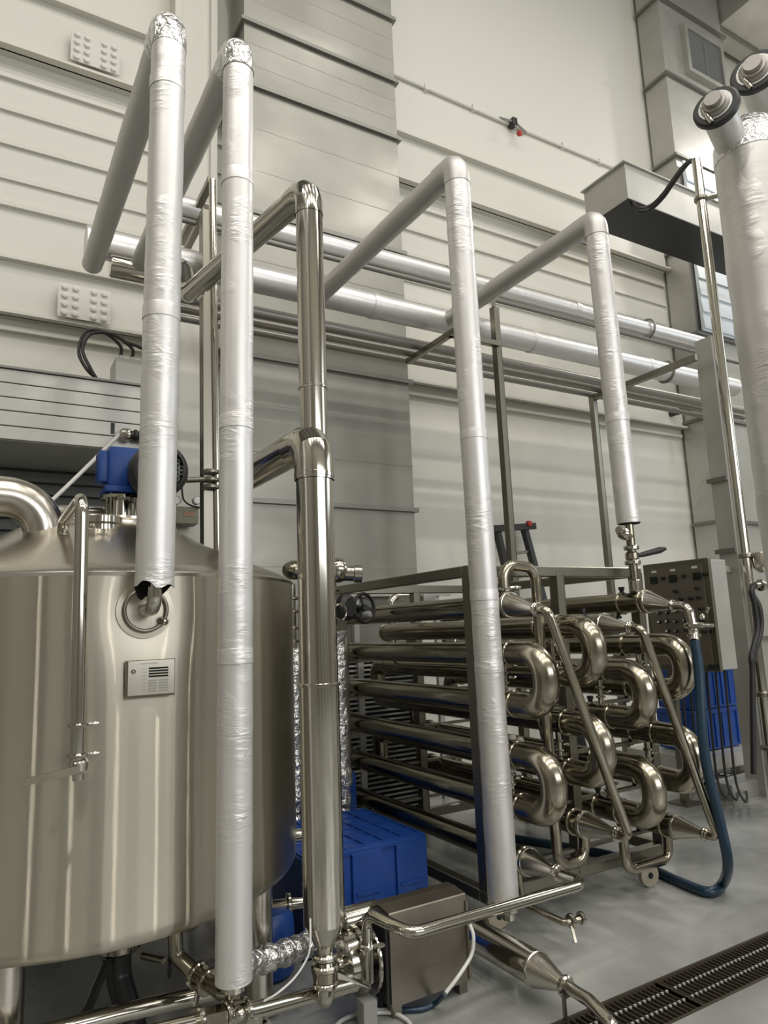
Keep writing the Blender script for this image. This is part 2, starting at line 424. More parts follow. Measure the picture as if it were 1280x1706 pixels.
# ------------------------------------------------------------------ left: ventilation box, louvres and cables
t = thing('ventilation_box', 'long grey panelled air box on the wall behind the tank', 'air box', (-1, 5.3, 2.78))
zb = [2.78, 2.87, 2.97, 3.06, 3.155, 3.25]
B().box((-4.0, 4.93, 2.78), (1.17, 5.75, 3.25)).obj('body', 'galv', t, smooth=False)
for a, b in zip(zb, zb[1:]):
    B().box((-4.0, 4.905, a + .004), (1.18, 4.935, b - .004), .003).obj('front_plank', 'galv', t, smooth=False)
c = at(188, 712, y=4.9); B().box((c.x - .012, 4.897, c.z - .045), (c.x + .012, 4.906, c.z + .03)).obj('slot', 'screen', t, smooth=False)
B().box((-4.0, 4.89, 3.25), (1.19, 5.75, 3.265)).obj('lid', 'galv_dark', t, smooth=False)
t = thing('louvre_wall', 'dark horizontal louvres under the panelled air box', 'louvre', (-1, 5.7, .2))
B().box((-4.0, 5.72, .2), (1.15, 5.76, 2.78)).obj('back_plate', 'iron', t, smooth=False)
for k in range(28):
    z = .22 + k * .091
    B().prism([(-4, 5.66, z), (-4, 5.72, z + .082), (-4, 5.70, z), ], (5.15, 0, 0)).obj('louvre_blade', 'louvre', t, smooth=False)
p = at(36, 900, y=5.3)
tag(B().box((.24, 5.28, 0), (.36, 5.36, 2.2), .004).obj('upright_post', 'white_steel'), 'white upright post glimpsed through the big bend on the tank', 'post')
t = thing('junction_box', 'small grey junction box on top of the panelled air box', 'junction box', (.92, 5.15, 3.265))
B().box((.80, 5.05, 3.265), (1.12, 5.3, 3.50), .006).obj('box', 'galv', t)
for k, dx in enumerate((.02, .1, .18)):
    B().cone((.83 + dx, 5.15, 3.50), (.83 + dx, 5.15, 4), [(0, .016), (.05, .016), (.055, .01), (.07, .01)], 10).obj('cable_gland', 'galv', t)
loops = [('black cable looping widest over the junction box', [(.85, 5.15, 3.55), (.84, 5.13, 3.62), (.72, 5.1, 3.69), (.60, 5.08, 3.66), (.555, 5.06, 3.5), (.60, 5.0, 3.36), (.68, 4.98, 3.28)]),
         ('black cable looping just inside the widest one', [(.93, 5.15, 3.55), (.92, 5.12, 3.61), (.78, 5.08, 3.675), (.63, 5.05, 3.64), (.575, 5.02, 3.5), (.62, 4.97, 3.36), (.66, 4.95, 3.28)]),
         ('short black cable bending down from the junction box edge', [(1.01, 5.15, 3.55), (1.03, 5.13, 3.6), (.95, 5.12, 3.635), (.86, 5.1, 3.64)])]
for lb, pts in loops:
    tag(B().sweep(smooth_path(pts, 8), .012, 10).obj('power_cable', 'black'), lb, 'cable', 'cables over the junction box')
t = thing('cable_gland', 'ridged black and steel cable gland on the air box corner', 'cable gland', (.9, 4.85, 2.9))
c = at(200, 723, y=4.85)
B().cone(c, c + V((1, 0, -.02)), [(0, .03), (.02, .045), (.06, .045), (.065, .035)], 14).obj('nut', 'polish', t)
b = B()
for k in range(5): b.ring(c + V((.10 + k * .035, 0, 0)), (1, 0, 0), .01, .042, .024, 14)
b.cone(c + V((.06, 0, 0)), c + V((1, 0, 0)), [(0, .03), (.30, .03)], 12)
b.obj('sleeve', 'black', t)
q = at(0, 905, y=4.6)
tag(B().sweep(smooth_path([c, at(120, 802, y=4.78), at(60, 857, y=4.68), q, q + V((-.5, -.1, -.42))], 6), .013, 10).obj('white_cable', 'white'), 'white cable slanting down from the gland on the air box', 'cable')

# green box with gauges on the white column
t = thing('control_box', 'small olive box with two gauges on the white column', 'control box', (1.5, 5.6, 2.2))
a = at(293, 845, y=5.6); b2 = at(331, 873, y=5.6)
B().box((a.x, 5.6, b2.z), (b2.x, 5.78, a.z + .01), .008).obj('case', 'olive', t)
B().box((a.x + .06, 5.595, (a.z + b2.z) / 2 - .005), (a.x + .15, 5.602, (a.z + b2.z) / 2 + .03)).obj('red_plate', 'tagred', t, smooth=False)
for px in (294, 328):
    c = at(px, 834, y=5.62)
    g = B().cone(c, c + V((0, -1, 0)), [(-.03, .034), (.02, .036)], 20).obj('gauge', 'grey', t)
    B().cone(c + V((0, -.021, 0)), c + V((0, -1, 0)), [(0, .028), (.003, .028)], 20).obj('gauge_face', 'label', g)
tag(B().sweep(smooth_path([at(303, 812, y=5.55), at(306, 832, y=5.55), at(318, 842, y=5.55), at(334, 846, y=5.6)], 6), .008, 8).obj('black_cable', 'black'), 'thin black cable dipping over the olive gauge box', 'cable')

# alarm lamp and conduit on the upper wall
b = B(); b.tube([(3.6, WY - .03, 7.79), (5.6, WY - .03, 7.77), (8.3, WY - .03, 7.79)], .018, 0, 8)
for x in (4.3, 5.0, 6.5, 7.2): b.box((x, WY - .055, 7.75), (x + .05, WY, 7.82))
struct(b.obj('trim_92', 'white_steel'))
t = thing('alarm_lamp', 'small red lamp on a bracket under the wall conduit', 'lamp', (5.75, 5.9, 7.5))
c = at(858, 203, y=5.9)
B().box(c + V((-.045, -.02, -.05)), c + V((.03, .08, .05)), .01).obj('junction_box', 'iron', t)
B().tube([c + V((-.2, .06, .03)), c + V((0, .0, .0)), c + V((.24, .06, -.02))], .014, 0, 8).obj('arm', 'grey', t)
d = at(867, 221, y=5.85)
B().cone(d + V((0, .05, .02)), d + V((.3, -1, -.4)), [(0, .02), (.02, .036), (.05, .034), (.06, .012)], 16).obj('red_lens', 'red', t)
B().tube([c + V((0, 0, -.05)), d + V((0, .02, .05))], .012, 0, 8).obj('stem', 'grey', t)

# ------------------------------------------------------------------ pipe rack along the wall
def clampring(p, axis, r, parent, m='polish', name='clamp', w=.03, out=.012):
    return B().ring(p, axis, r, r + out, w, 24).obj(name, m, parent)
UY, UZ, LY, LZ = 4.80, 4.66, 4.62, 4.10
ur = .085; lr = .10
t = thing('insulated_pipe', 'upper foil wrapped pipe running along the wall rack', 'pipe', (4, UY, UZ))
ul = at(248, 377, y=UY)
B().tube([(ul.x, UY, UZ - .02), (7.4, UY, UZ)], ur, 0, 24).obj('lagging', 'foil_x', t)
for x in (3.6, 5.2): clampring((x, UY, UZ), (1, 0, 0), ur, t, 'foil_x', 'lap_joint', .06, .006)
t = thing('insulated_pipe', 'lower foil wrapped pipe running along the wall rack', 'pipe', (4, LY, LZ))
ll = at(142, 418, y=LY)
B().tube([(ll.x, LY, LZ), (7.5, LY, LZ)], lr, 0, 24).obj('lagging', 'foil_x', t)
for x in (2.7, 4.4, 6.0): clampring((x, LY, LZ), (1, 0, 0), lr, t, 'foil_x', 'lap_joint', .06, .006)
t = thing('steel_pipe', 'short polished pipe end under the left end of the upper wall pipe', 'pipe', (.8, 4.6, 3.9))
a = at(183, 443, y=4.45); B().cone((a.x, a.y, a.z), (a.x + 1, a.y, a.z), [(0, .065), (.01, .072), (.55, .072)], 24).obj('pipe_body', 'polish', t)
for i, (yy, zz, rr, lb) in enumerate(((4.78, 4.53, .022, 'thin steel pipe tucked directly under the upper wall pipe'), (4.84, 3.95, .045, 'bare steel pipe behind the lower wall pipe'), (4.98, 3.93, .035, 'bare steel pipe nearer the wall than its twin below the rack'), (5.12, 3.92, .03, 'thinnest bare steel pipe below the rack, closest to the wall'))):
    tag(B().tube([(1.1, yy, zz), (8.2, yy, zz)], rr, 0, 14).obj('steel_pipe', 'galv_dark' if rr < .03 else 'dullpipe'), lb, 'pipe', 'bare pipes on the wall rack')
t = thing('pipe_support', 'slim steel post and wall arm carrying the pipes behind the foil risers', 'pipe support', (3.77, 4.4, 0))
B().bar((3.78, 4.38, 0), (3.77, 4.38, 4.2), .055, .055).obj('post', 'frame', t)
B().bar((3.27, 4.20, 3.86), (3.27, 5.02, 3.86), .05, .05).obj('arm', 'frame', t)
B().bar((3.77, 4.36, 3.86), (3.25, 4.36, 3.86), .05, .05).obj('cross_bar', 'frame', t)
B().bar((3.77, 4.38, 4.2), (3.97, 4.62, 4.46), .04, .04).obj('bracket', 'frame', t)
t = thing('pipe_support', 'slim steel frame whose arm reaches the galvanised riser column', 'pipe support', (5.65, 4.6, 0))
B().bar((5.68, 5.07, 0), (5.65, 5.07, 3.88), .055, .055).obj('post', 'frame', t)
B().bar((5.65, 5.10, 3.86), (5.65, 3.80, 3.86), .05, .05).obj('arm', 'frame', t)
for yy, zz in ((LY, LZ), (UY, UZ)): B().torus((6.3, yy, zz), (1, 0, 0), .11, .012).obj('pipe_clip', 'galv_dark', t)
ka = at(1110, 692, y=5.98)
tag(B().bar(ka, at(1182, 671, z=ka.z), .05, .06).obj('bracket_arm', 'iron', None), 'black steel arm sticking out from the wall behind the riser column', 'bracket')
t = thing('pipe_support', 'square steel post with braces between the two foil risers', 'pipe support', (1.3, 4.4, 0))
B().bar((1.295, 4.40, 0), (1.262, 4.40, at(340, 352, y=4.4).z), .075, .075).obj('post', 'frame', t)
B().tube([(1.36, 4.36, 0.3), at(354, 300, y=4.36)], .024, 0, 14).obj('side_tube', 'polish', t)
B().bar(at(352, 300, y=4.38), at(302, 404, y=5.3), .05, .05).obj('brace', 'frame', t)
B().bar(at(346, 345, y=4.45), at(303, 432, y=5.3), .045, .045).obj('lower_brace', 'frame', t)
for py in (787, 800, 812): clampring(at(351, py, y=4.36), (0, 0, 1), .025, t, 'frame', 'clamp', .03, .03)
B().tube([at(352, 798, y=4.36), at(310, 800, y=4.3)], .018, 0, 10).obj('branch_tube', 'frame', t)
# ------------------------------------------------------------------ foil-wrapped risers
def wrapped(pts, r, bend=.11, seg=40, jitter=.0012, step=.05, ragged=False):
    """a lagged pipe whose wrapping is slightly lumpy"""
    path = fillet(pts, bend, 8); P = [path[0]]
    for a, b in zip(path, path[1:]):
        n = max(1, int((b - a).length / step))
        for k in range(1, n + 1): P.append(a + (b - a) * k / n)
    radii = []
    for p in P: radii.append(r * (1 + random.uniform(-1, 1) * jitter / r * .8))
    b = B(); b.sweep(P, r, seg, True, radii)
    return b
def foil_riser(label, x, y, z0, z1, r, yend, seams, zend=None, dx=0.0):
    t = thing('foil_pipe', label, 'insulated pipe', (x, y, z0), 'foil wrapped risers')
    zend = z1 if zend is None else zend
    xt = x + dx
    wrapped([(x, y, z0), (xt, y, z1 - r * 1.6)], r).obj('upright_lagging', 'foil_z', t)
    path = [(xt, y, z1 - r * 1.6 - .01), (xt, y, z1), (xt, y + r * 2.2, z1 + (zend - z1) * .1)]
    pth = fillet(path, r * 1.5, 4)
    b = B(); b.sweep(pth, r * 1.03, 30, False, [r * (1.03 + random.uniform(-.025, .025)) for _ in pth]); e = b.obj('elbow_wrap', 'foil_crumple' if r > .055 and x < 1 else 'foil_y', t)
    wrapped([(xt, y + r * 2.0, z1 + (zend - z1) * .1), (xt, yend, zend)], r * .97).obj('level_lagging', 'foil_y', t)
    for z in seams:                                         # overlapping turns of foil
        u = (z - z0) / (z1 - z0); xs = x + dx * u
        b = B(); b.cone((xs, y, z), (xs, y, z + 1), [(0, r + .0005), (.002, r + .0022), (.05, r + .0016), (.055, r + .0005)], 40, False); b.obj('foil_lap', 'foil_z', t)
    return t
# first riser, over the tank nozzle: the torn lower end has its inner shade as a near-black liner
P1 = V((.527, 2.43)); r1 = .064
t = foil_riser('leftmost tall foil wrapped pipe ending torn above the tank nozzle', P1.x, P1.y, 1.70, 3.85, r1, 4.45, (2.62, 3.55), dx=.022)
b = B(); n = 40; ring = []
for k in range(n):
    a = 2 * PI * k / n
    ring.append((math.cos(a), math.sin(a), .006 + .012 * math.sin(a * 2 + 1.0) + .008 * math.sin(a * 5) + random.uniform(-.003, .003)))
top = [b.bm.verts.new((P1.x + c * r1, P1.y + s * r1, 1.705)) for c, s, h in ring]
zlow = [1.657 + h - .016 * s for c, s, h in ring]
low = [b.bm.verts.new((P1.x + c * r1 * 1.02, P1.y + s * r1 * 1.02, z_)) for (c, s, h), z_ in zip(ring, zlow)]
for k in range(n): b.bm.faces.new((top[k], top[(k + 1) % n], low[(k + 1) % n], low[k]))
b.obj('torn_edge', 'foil_z', t)
b = B()
top = [b.bm.verts.new((P1.x + c * r1 * .5, P1.y + s * r1 * .5, 1.70)) for c, s, h in ring]
mid = [b.bm.verts.new((P1.x + c * r1 * .97, P1.y + s * r1 * .97, 1.698)) for c, s, h in ring]
low = [b.bm.verts.new((P1.x + c * r1 * .985, P1.y + s * r1 * .985, z_ - .0005)) for (c, s, h), z_ in zip(ring, zlow)]
for u, w in ((top, mid), (mid, low)):
    for k in range(n): b.bm.faces.new((u[k], u[(k + 1) % n], w[(k + 1) % n], w[k]))
b.obj('inner_shade', 'hole', t)
B().tube([(P1.x, P1.y, 1.72), (P1.x, P1.y, 1.60), (P1.x, 2.56, 1.597)], .024, .04, 18).obj('inner_pipe', 'polish', t)
# second riser in front of the tank
P2 = V((.800, 2.44))
t = foil_riser('tall foil wrapped pipe standing just in front of the right side of the tank', P2.x, P2.y, .385, 3.87, .061, 4.50, (1.40, 2.25, 3.25), zend=3.9, dx=.03)
B().cone((P2.x, P2.y, .36), (P2.x, P2.y, 1), [(0, .04), (.03, .04)], 20).obj('inner_pipe', 'polish', t)
# third and fourth, by the tube exchanger
t = foil_riser('foil wrapped pipe reaching down past the front corner of the tube exchanger', 2.225, 2.80, .235, 4.03, .070, 4.56, (1.27, 1.62, 2.45, 3.62), zend=4.07, dx=-.02)
B().cone((2.245, 2.80, .14), (2.245, 2.80, 1), [(0, .03), (.1, .03)], 16).obj('inner_pipe', 'polish', t)
B().ring((2.245, 2.80, .19), (0, 0, 1), .03, .05, .04, 18).obj('clamp', 'polish', t)
X6, Y6 = 3.455, 2.905
t = foil_riser('foil wrapped pipe ending short above the hand valve on the exchanger', X6, Y6, at(1050, 872, y=Y6).z, 4.10, .072, 4.60, (2.72,), zend=4.10, dx=-.04)
zb6 = at(1050, 872, y=Y6).z
B().cone((X6, Y6, zb6 - .004), (X6, Y6, 9), [(0, .03), (0, .066), (.006, .066)], 24).obj('inner_shade', 'hole', t)  # near-black disc for the shade in the open end
# valve stack between that riser and the exchanger
t = thing('valve_stack', 'hand valve assembly with a dark lever under the short foil pipe', 'valve', (X6, Y6, 1.66))
B().tube([(X6, Y6, 1.665), (X6, Y6, zb6 + .02)], .026, 0, 16).obj('pipe_body', 'tube', t)
clampring((X6, Y6, 1.84), (0, 0, 1), .026, t, 'polish', 'clamp', .03, .022)
B().ring((X6, Y6, 1.88), (0, 0, 1), .02, .04, .05).obj('valve_body', 'bend', t)
clampring((X6, Y6, 1.93), (0, 0, 1), .026, t, 'polish', 'clamp', .03, .02)
B().cone(V((X6, Y6, 1.88)) + V((.03, -.01, 0)), V((X6, Y6, 1.88)) + V((.9, -.35, .2)), [(0, .010), (.04, .016), (.16, .02), (.2, .010)], 12).obj('lever', 'iron', t)
c = V((X6, Y6, 2.0))
B().tube([c, c + V((-.07, -.03, 0)), c + V((-.10, -.05, .0))], .022, .03, 12).obj('branch', 'polish', t)
B().cone(c + V((-.07, -.03, 0)), c + V((-1, -.35, .25)), [(0, .03), (.02, .037), (.05, .037), (.06, .026), (.085, .03), (.11, .022)], 14).obj('union_nut', 'polish', t)
B().ring((X6, Y6, 1.70), (0, 0, 1), .026, .036, .07).obj('nozzle', 'polish', t)

# ------------------------------------------------------------------ stainless-clad risers
P4 = V((1.158, 2.50)); r4 = .076
def clad_elbow(b, p, r, d0, d1, n=3, rad=None):
    rad = rad or r * 1.3
    pts = fillet([p - d0 * rad * 1.6, p, p + d1 * rad * 1.6], rad, n)
    b.sweep(pts, r * 1.02, 32, False); return b
t = thing('clad_pipe', 'thick polished steel clad riser in the middle with a cone at its foot', 'insulated pipe', (P4.x, P4.y, .45), 'steel clad risers')
z4 = 2.27
B().cone((P4.x, P4.y, .47), (P4.x, P4.y, 9), [(0, r4 - .002), (0, r4), (.83, r4)], 40).obj('lower_cladding', 'polish', t)
zs4 = at(530, 1117, y=P4.y - .07).z
B().cone((P4.x, P4.y, 1.3), (P4.x, P4.y, 9), [(0, r4 - .002), (z4 - 1.3 - .12, r4 - .002)], 40).obj('upper_cladding', 'polish', t)
B().ring((P4.x, P4.y, 1.302), (0, 0, 1), r4 - .002, r4 + .004, .014, 40).obj('seam_band', 'polish', t)
b = B(); clad_elbow(b, V((P4.x, P4.y, z4 - .01)), r4 * 1.03, V((0, 0, 1)), V((-.03, .9995, 0)), 3); b.obj('elbow_cladding', 'polish', t, ang=16)
B().ring((P4.x, P4.y, z4 - .155), (0, 0, 1), r4, r4 * 1.07, .02, 40).obj('elbow_band', 'polish', t)
ye = at(394, 806, x=P4.x - .02).y
B().tube([(P4.x - .005, P4.y + .12, z4), (P4.x - .02, ye, z4), (P4.x - .02, ye, 1.875)], r4 * .93, .12, 32).obj('level_cladding', 'polish', t)
B().cone((P4.x, P4.y, .475), (P4.x, P4.y, -1), [(0, r4), (.012, r4), (.09, .033), (.13, .030)], 32).obj('foot_cone', 'polish', t, ang=20)
# the slimmer riser behind it
P3 = V((1.30, 2.80)); r3 = .064; z3 = 3.60
t = thing('clad_pipe', 'slimmer polished steel clad riser standing behind the thick one', 'insulated pipe', (P3.x, P3.y, .5), 'steel clad risers')
for k, (a, c) in enumerate(((.50, 1.35), (1.35, 2.6), (2.6, z3 - .13))):
    B().cone((P3.x, P3.y, a), (P3.x, P3.y, 9), [(0, r3 - .001), (0, r3 - .0015 * (k % 2)), (c - a, r3 - .0015 * (k % 2))], 36).obj('cladding', 'polish', t)
for a in (1.35, 2.6): B().ring((P3.x, P3.y, a), (0, 0, 1), r3 - .002, r3 + .003, .012, 36).obj('seam_band', 'polish', t)
d3 = (at(310, 490, y=4.15) - V((P3.x, P3.y, z3))).normalized()
b = B(); clad_elbow(b, V((P3.x, P3.y, z3)), r3 * 1.02, V((0, 0, 1)), d3, 3); b.obj('elbow_cladding', 'polish', t, ang=16)
e3 = at(312, 492, y=4.15)
B().tube([V((P3.x, P3.y, z3)) + d3 * .1, e3, e3 + V((0, .10, .22)), V((e3.x + .02, LY - .02, LZ - .02))], r3 * .95, .1, 30).obj('level_cladding', 'polish', t)

# ------------------------------------------------------------------ the tank
TC = V((.497, 3.46)); TR = .887; ZT = 1.725; ZB = .555; KR = .06
tank = thing('steel_tank', 'large brushed stainless steel tank at the left edge', 'tank', (TC.x, TC.y, 0))
seg = 160
prof = [(ZT, TR)] + [(ZT - (ZT - ZB) * k / 60, TR) for k in range(1, 61)]
for k in range(1, 9):                                       # rounded knuckle
    a = PI / 2 * k / 9 * .95; prof.append((ZB - KR * math.sin(a), TR - KR + KR * math.cos(a)))
for k in range(1, 8): prof.append((ZB - KR - .005 - .08 * (1 - (1 - k / 7) ** 2), (TR - KR) * (1 - k / 7) + .001))
b = B(); rings = []
NZ = V((.527, 0, 1.598)); 
for z, r in prof:
    rr = []
    for k in range(seg):
        a = 2 * PI * k / seg
        x = math.cos(a) * r; y = math.sin(a) * r; f = 1.0
        if z > 1.0 and y < 0:
            d2 = ((TC.x + x - NZ.x) / .13) ** 2 + ((z - NZ.z) / .16) ** 2
            f = 1 - .010 / TR * math.exp(-d2)                # pulled in by the nozzle weld
        rr.append(b.bm.verts.new((TC.x + x * f, TC.y + y * f, z)))
    rings.append(rr)
for p, q in zip(rings, rings[1:]):
    for k in range(seg): b.bm.faces.new((p[k], p[(k + 1) % seg], q[(k + 1) % seg], q[k]))
b.obj('shell', 'tank', tank)
b = B(); lid = [(0, TR), (.012, TR + .004), (.022, TR - .004), (.05, .83), (.19, .50), (.275, .345), (.285, .345)]
b.cone((TC.x, TC.y, ZT - .004), (TC.x, TC.y, 9), lid, 120); b.obj('lid', 'lid', tank)
B().cone((TC.x, TC.y, ZT + .27), (TC.x, TC.y, 9), [(0, .33), (.02, .345), (.032, .34), (.035, .1)], 60).obj('top_flange', 'polish', tank)
for k, ang in enumerate((-116.7, -41, 45, 140)):
    a = math.radians(ang); x = TC.x + .765 * math.cos(a); y = TC.y + .765 * math.sin(a)
    B().cone((x, y, 0.0), (x, y, 9), [(0, .085), (.012, .085), (.013, .058), (.50, .058)], 24).obj('leg', 'lid', tank)
# manhole stub with a clamp on the lid
c = at(168, 875, y=3.12); c = V((c.x, 3.12, c.z))
b = B(); b.cone(c + V((0, 0, -.12)), c + V((0, 0, 1)), [(0, .065), (.085, .065), (.09, .085), (.115, .085), (.12, .078), (.125, .085), (.15, .085), (.155, .06)], 30); b.obj('hand_hole', 'polish', tank)
for px, py in ((330, 912), (150, 900)):
    c = at(px, py, y=3.3); B().ball(c, .016).obj('lid_stud', 'polish', tank)
# nozzle on the shell
nz = V((NZ.x, TC.y - math.sqrt(TR ** 2 - (NZ.x - TC.x) ** 2), NZ.z))
b = B(); b.cone(nz + V((0, .02, 0)), nz + V((0, -1, 0)), [(0, .100), (.021, .098), (.0225, .05)], 40); z1 = b.obj('nozzle_pad', 'tank', tank)
B().torus(nz + V((0, -.012, 0)), (0, 1, 0), .072, .007, 40).obj('nozzle_ring', 'frame', z1)
B().cone(nz + V((.05, -.01, -.035)), nz + V((.6, -1, -.4)), [(0, .012), (.03, .012), (.034, .007)], 12).obj('clamp_bolt', 'polish', z1)
# rating plate on its bracket
c0 = at(213, 1105, y=2.545); c1 = at(290, 1160, y=2.545)
pl = B().box((c0.x, 2.54, c1.z + .012), (c1.x, 2.548, c0.z + .006), .003).obj('rating_plate', 'plate', tank)
b = B(); b.box((c0.x - .006, 2.55, c1.z + .004), (c1.x + .004, 2.556, c0.z + .008)); b.box((c0.x + .01, 2.556, c1.z + .03), (c1.x - .01, 2.59, c0.z - .03)); b.obj('plate_bracket', 'tube', pl)
w = c1.x - c0.x; h = c0.z - c1.z
b = B()
def pbox(u0, v0, u1, v1): b.box((c0.x + w * u0, 2.5385, c0.z - h * v1 + .006), (c0.x + w * u1, 2.5402, c0.z - h * v0 + .006))
for k in range(4): pbox(.44, .20 + k * .075, .86, .245 + k * .075)
b.obj('dark_entry_bars', 'screen', pl, smooth=False)
b = B()
for k in range(5): pbox(.44, .54 + k * .072, .62, .58 + k * .072); pbox(.66, .54 + k * .072, .86, .58 + k * .072)
for k in range(7): pbox(.30, .22 + k * .095, .40, .227 + k * .095)
pbox(.25, .075, .62, .09); b.obj('grey_entry_lines', 'grey', pl, smooth=False)
B().torus((c0.x + w * .115, 2.539, c0.z - h * .27 + .004), (0, 1, 0), .0055, .0018, 20).obj('plate_seal', 'screen', pl)
# sample pipe with the long lever
yy = 2.50
a = at(137, 842, y=yy); z0 = at(128, 1270, y=yy).z
e = at(104, 898, y=3.05)
sp = B().tube([(at(128, 1270, y=yy).x, yy, z0), (a.x, yy, a.z + .03), (e.x, 3.05, e.z + .07), (e.x, 3.05, e.z - .1)], .0215, .06, 20).obj('sample_pipe', 'polish', tank)
for py in (1208, 1258):
    c = at(131, py, y=yy)
    clampring(c, (0, 0, 1), .0215, sp, 'polish', 'clamp', .012, .012)
    B().cone(c + V((.03, -.01, 0)), c + V((1, -.1, .05)), [(0, .006), (.02, .009), (.03, .005)], 10).obj('wing_nut', 'polish', sp)
c = at(131, 1275, y=yy)
B().cone(c + V((0, 0, .02)), c + V((0, 0, -1)), [(0, .022), (.01, .03), (.035, .028), (.045, .018), (.065, .018)], 16).obj('valve_body', 'polish', sp)
B().prism([c + V((.0, -.03, .004)), c + V((-.155, -.05, -.012)), c + V((-.157, -.05, -.034)), c + V((0, -.03, -.02))], (0, .008, 0)).obj('lever', 'bend', sp)
B().tube([c + V((0, 0, -.01)), c + V((.02, .06, -.01)), c + V((.03, .13, -.01))], .018, .02, 14).obj('outlet', 'polish', sp)
# the big return bend on the lid
b = B(); c = at(72, 940, y=3.2); tz = at(25, 826, y=3.2).z
b.tube([(c.x, 3.2, c.z - .05), (c.x, 3.2, tz - .01), (c.x - .33, 3.2, tz + .0), (c.x - .40, 3.2, tz - .4)], .082, .155, 32, 10); vb = b.obj('vapour_bend', 'lid', tank)
B().ring((c.x, 3.2, c.z - .02), (0, 0, 1), .08, .09, .012, 32).obj('weld_collar', 'lid', vb)
# rail behind the bend, side nozzle, and outlets under the tank
p0 = at(88, 850, y=3.6); p1 = at(180, 851, y=3.6)
B().tube([p0 + V((-.5, 0, 0)), p1, p1 + V((.05, .04, -.12))], .02, .05, 14).obj('lid_rail', 'polish', tank)
for py, x in ((1392, 493), (1508, 470)):
    c = at(x, py, y=3.25); d = (V((c.x, c.y, 0)) - V((TC.x, TC.y, 0))).normalized(); st = V((TC.x, TC.y, c.z)) + d * (TR - .04 if py < 1400 else TR - .18)
    B().tube([st, st + d * (.17 if py < 1400 else .26)], .028, 0, 16).obj('side_outlet', 'polish', tank)
    q = st + d * (.12 if py < 1400 else .15)
    B().ring(q, d, .027, .05, .02).obj('outlet_clamp', 'polish', tank)
c = at(198, 1600, y=3.0)
B().tube([(c.x, 3.0, .47), (c.x, 3.0, .26), (c.x + .06, 2.80, .02)], .045, .08, 18).obj('drain_pipe', 'iron', tank)
B().ring((c.x, 3.0, .37), (0, 0, 1), .04, .08, .04).obj('drain_clamp', 'tube', tank)
B().bar((c.x - .05, 2.95, .34), (c.x - .13, 2.90, .20), .03, .012).obj('drain_lever', 'iron', tank)

# ------------------------------------------------------------------ agitator drive on the lid
zt = ZT + .30
c = V((at(203, 850, y=3.42).x, 3.42, 0))
zp = at(203, 846, y=3.3).z
ag = thing('agitator_drive', 'blue geared motor with a black fan cowl on top of the tank', 'motor', (c.x, c.y, zt))
b = B(); b.cone((c.x, c.y, zt - .01), (c.x, c.y, 9), [(0, .10), (.015, .10), (.016, .055), (.13, .055), (.131, .10), (.145, .10)], 32); b.obj('pedestal', 'polish', ag)
for k in range(4):
    a = PI / 4 + k * PI / 2; B().cone((c.x + .08 * math.cos(a), c.y + .08 * math.sin(a), zt), (c.x + .08 * math.cos(a), c.y + .08 * math.sin(a), 9), [(0, .008), (.15, .008)], 8).obj('stud', 'polish', ag)
zg = zt + .145
b = B(); b.box((c.x - .09, c.y - .09, zg), (c.x + .10, c.y + .10, zg + .03), .008); b.box((c.x - .075, c.y - .075, zg + .03), (c.x + .12, c.y + .085, zg + .22), .02); b.box((c.x - .115, c.y - .055, zg + .05), (c.x - .07, c.y + .055, zg + .20), .012)
b.obj('gearbox', 'bluepaint', ag)
cc = at(266, 783, y=3.15)
mc = V((cc.x, 3.15, cc.z))
b = B(); b.cone(mc + V((0, .34, 0)), mc + V((0, -1, 0)), [(0, .05), (.02, .10), (.12, .10)], 32); b.obj('motor_flange', 'bluepaint', ag)
b = B(); b.cone(mc + V((0, .24, 0)), mc + V((0, -1, 0)), [(0, .085), (.19, .085)], 32)
for k in range(28):
    a = 2 * PI * k / 28; d = V((math.cos(a), 0, math.sin(a)))
    b.bar(mc + d * .095 + V((0, .22, 0)), mc + d * .095 + V((0, .07, 0)), .004, .022, 0, up=d)
b.obj('motor_body', 'iron', ag)
cw = B().cone(mc + V((0, .08, 0)), mc + V((0, -1, 0)), [(0, .126), (.09, .126), (.105, .12), (.112, .105), (.112, .102), (.108, .10)], 40, False).obj('fan_cowl', 'iron', ag)
b = B(); y0 = mc.y - .027
R0 = .012
for i in range(-9, 10):
    for j in range(-10, 11):
        x = i * R0 * 1.5; z = (j + (i % 2) * .5) * R0 * 1.732 * .95
        if x * x + z * z < .092 ** 2: b.torus((mc.x + x, y0, mc.z + z), (0, 1, 0), R0 * .86, .0016, 6, 4)
b.obj('fan_guard', 'grey', cw, smooth=False)
B().cone(mc + V((0, .0, 0)), mc + V((0, -1, 0)), [(0, .11), (.004, .11)], 32).obj('fan_disc', 'black', cw)
b = B(); b.tube([mc + V((.06, .05, -.10)), mc + V((.05, .02, -.17)), mc + V((.03, .0, -.2))], .02, .02, 12); b.obj('conduit_entry', 'white_steel', ag)
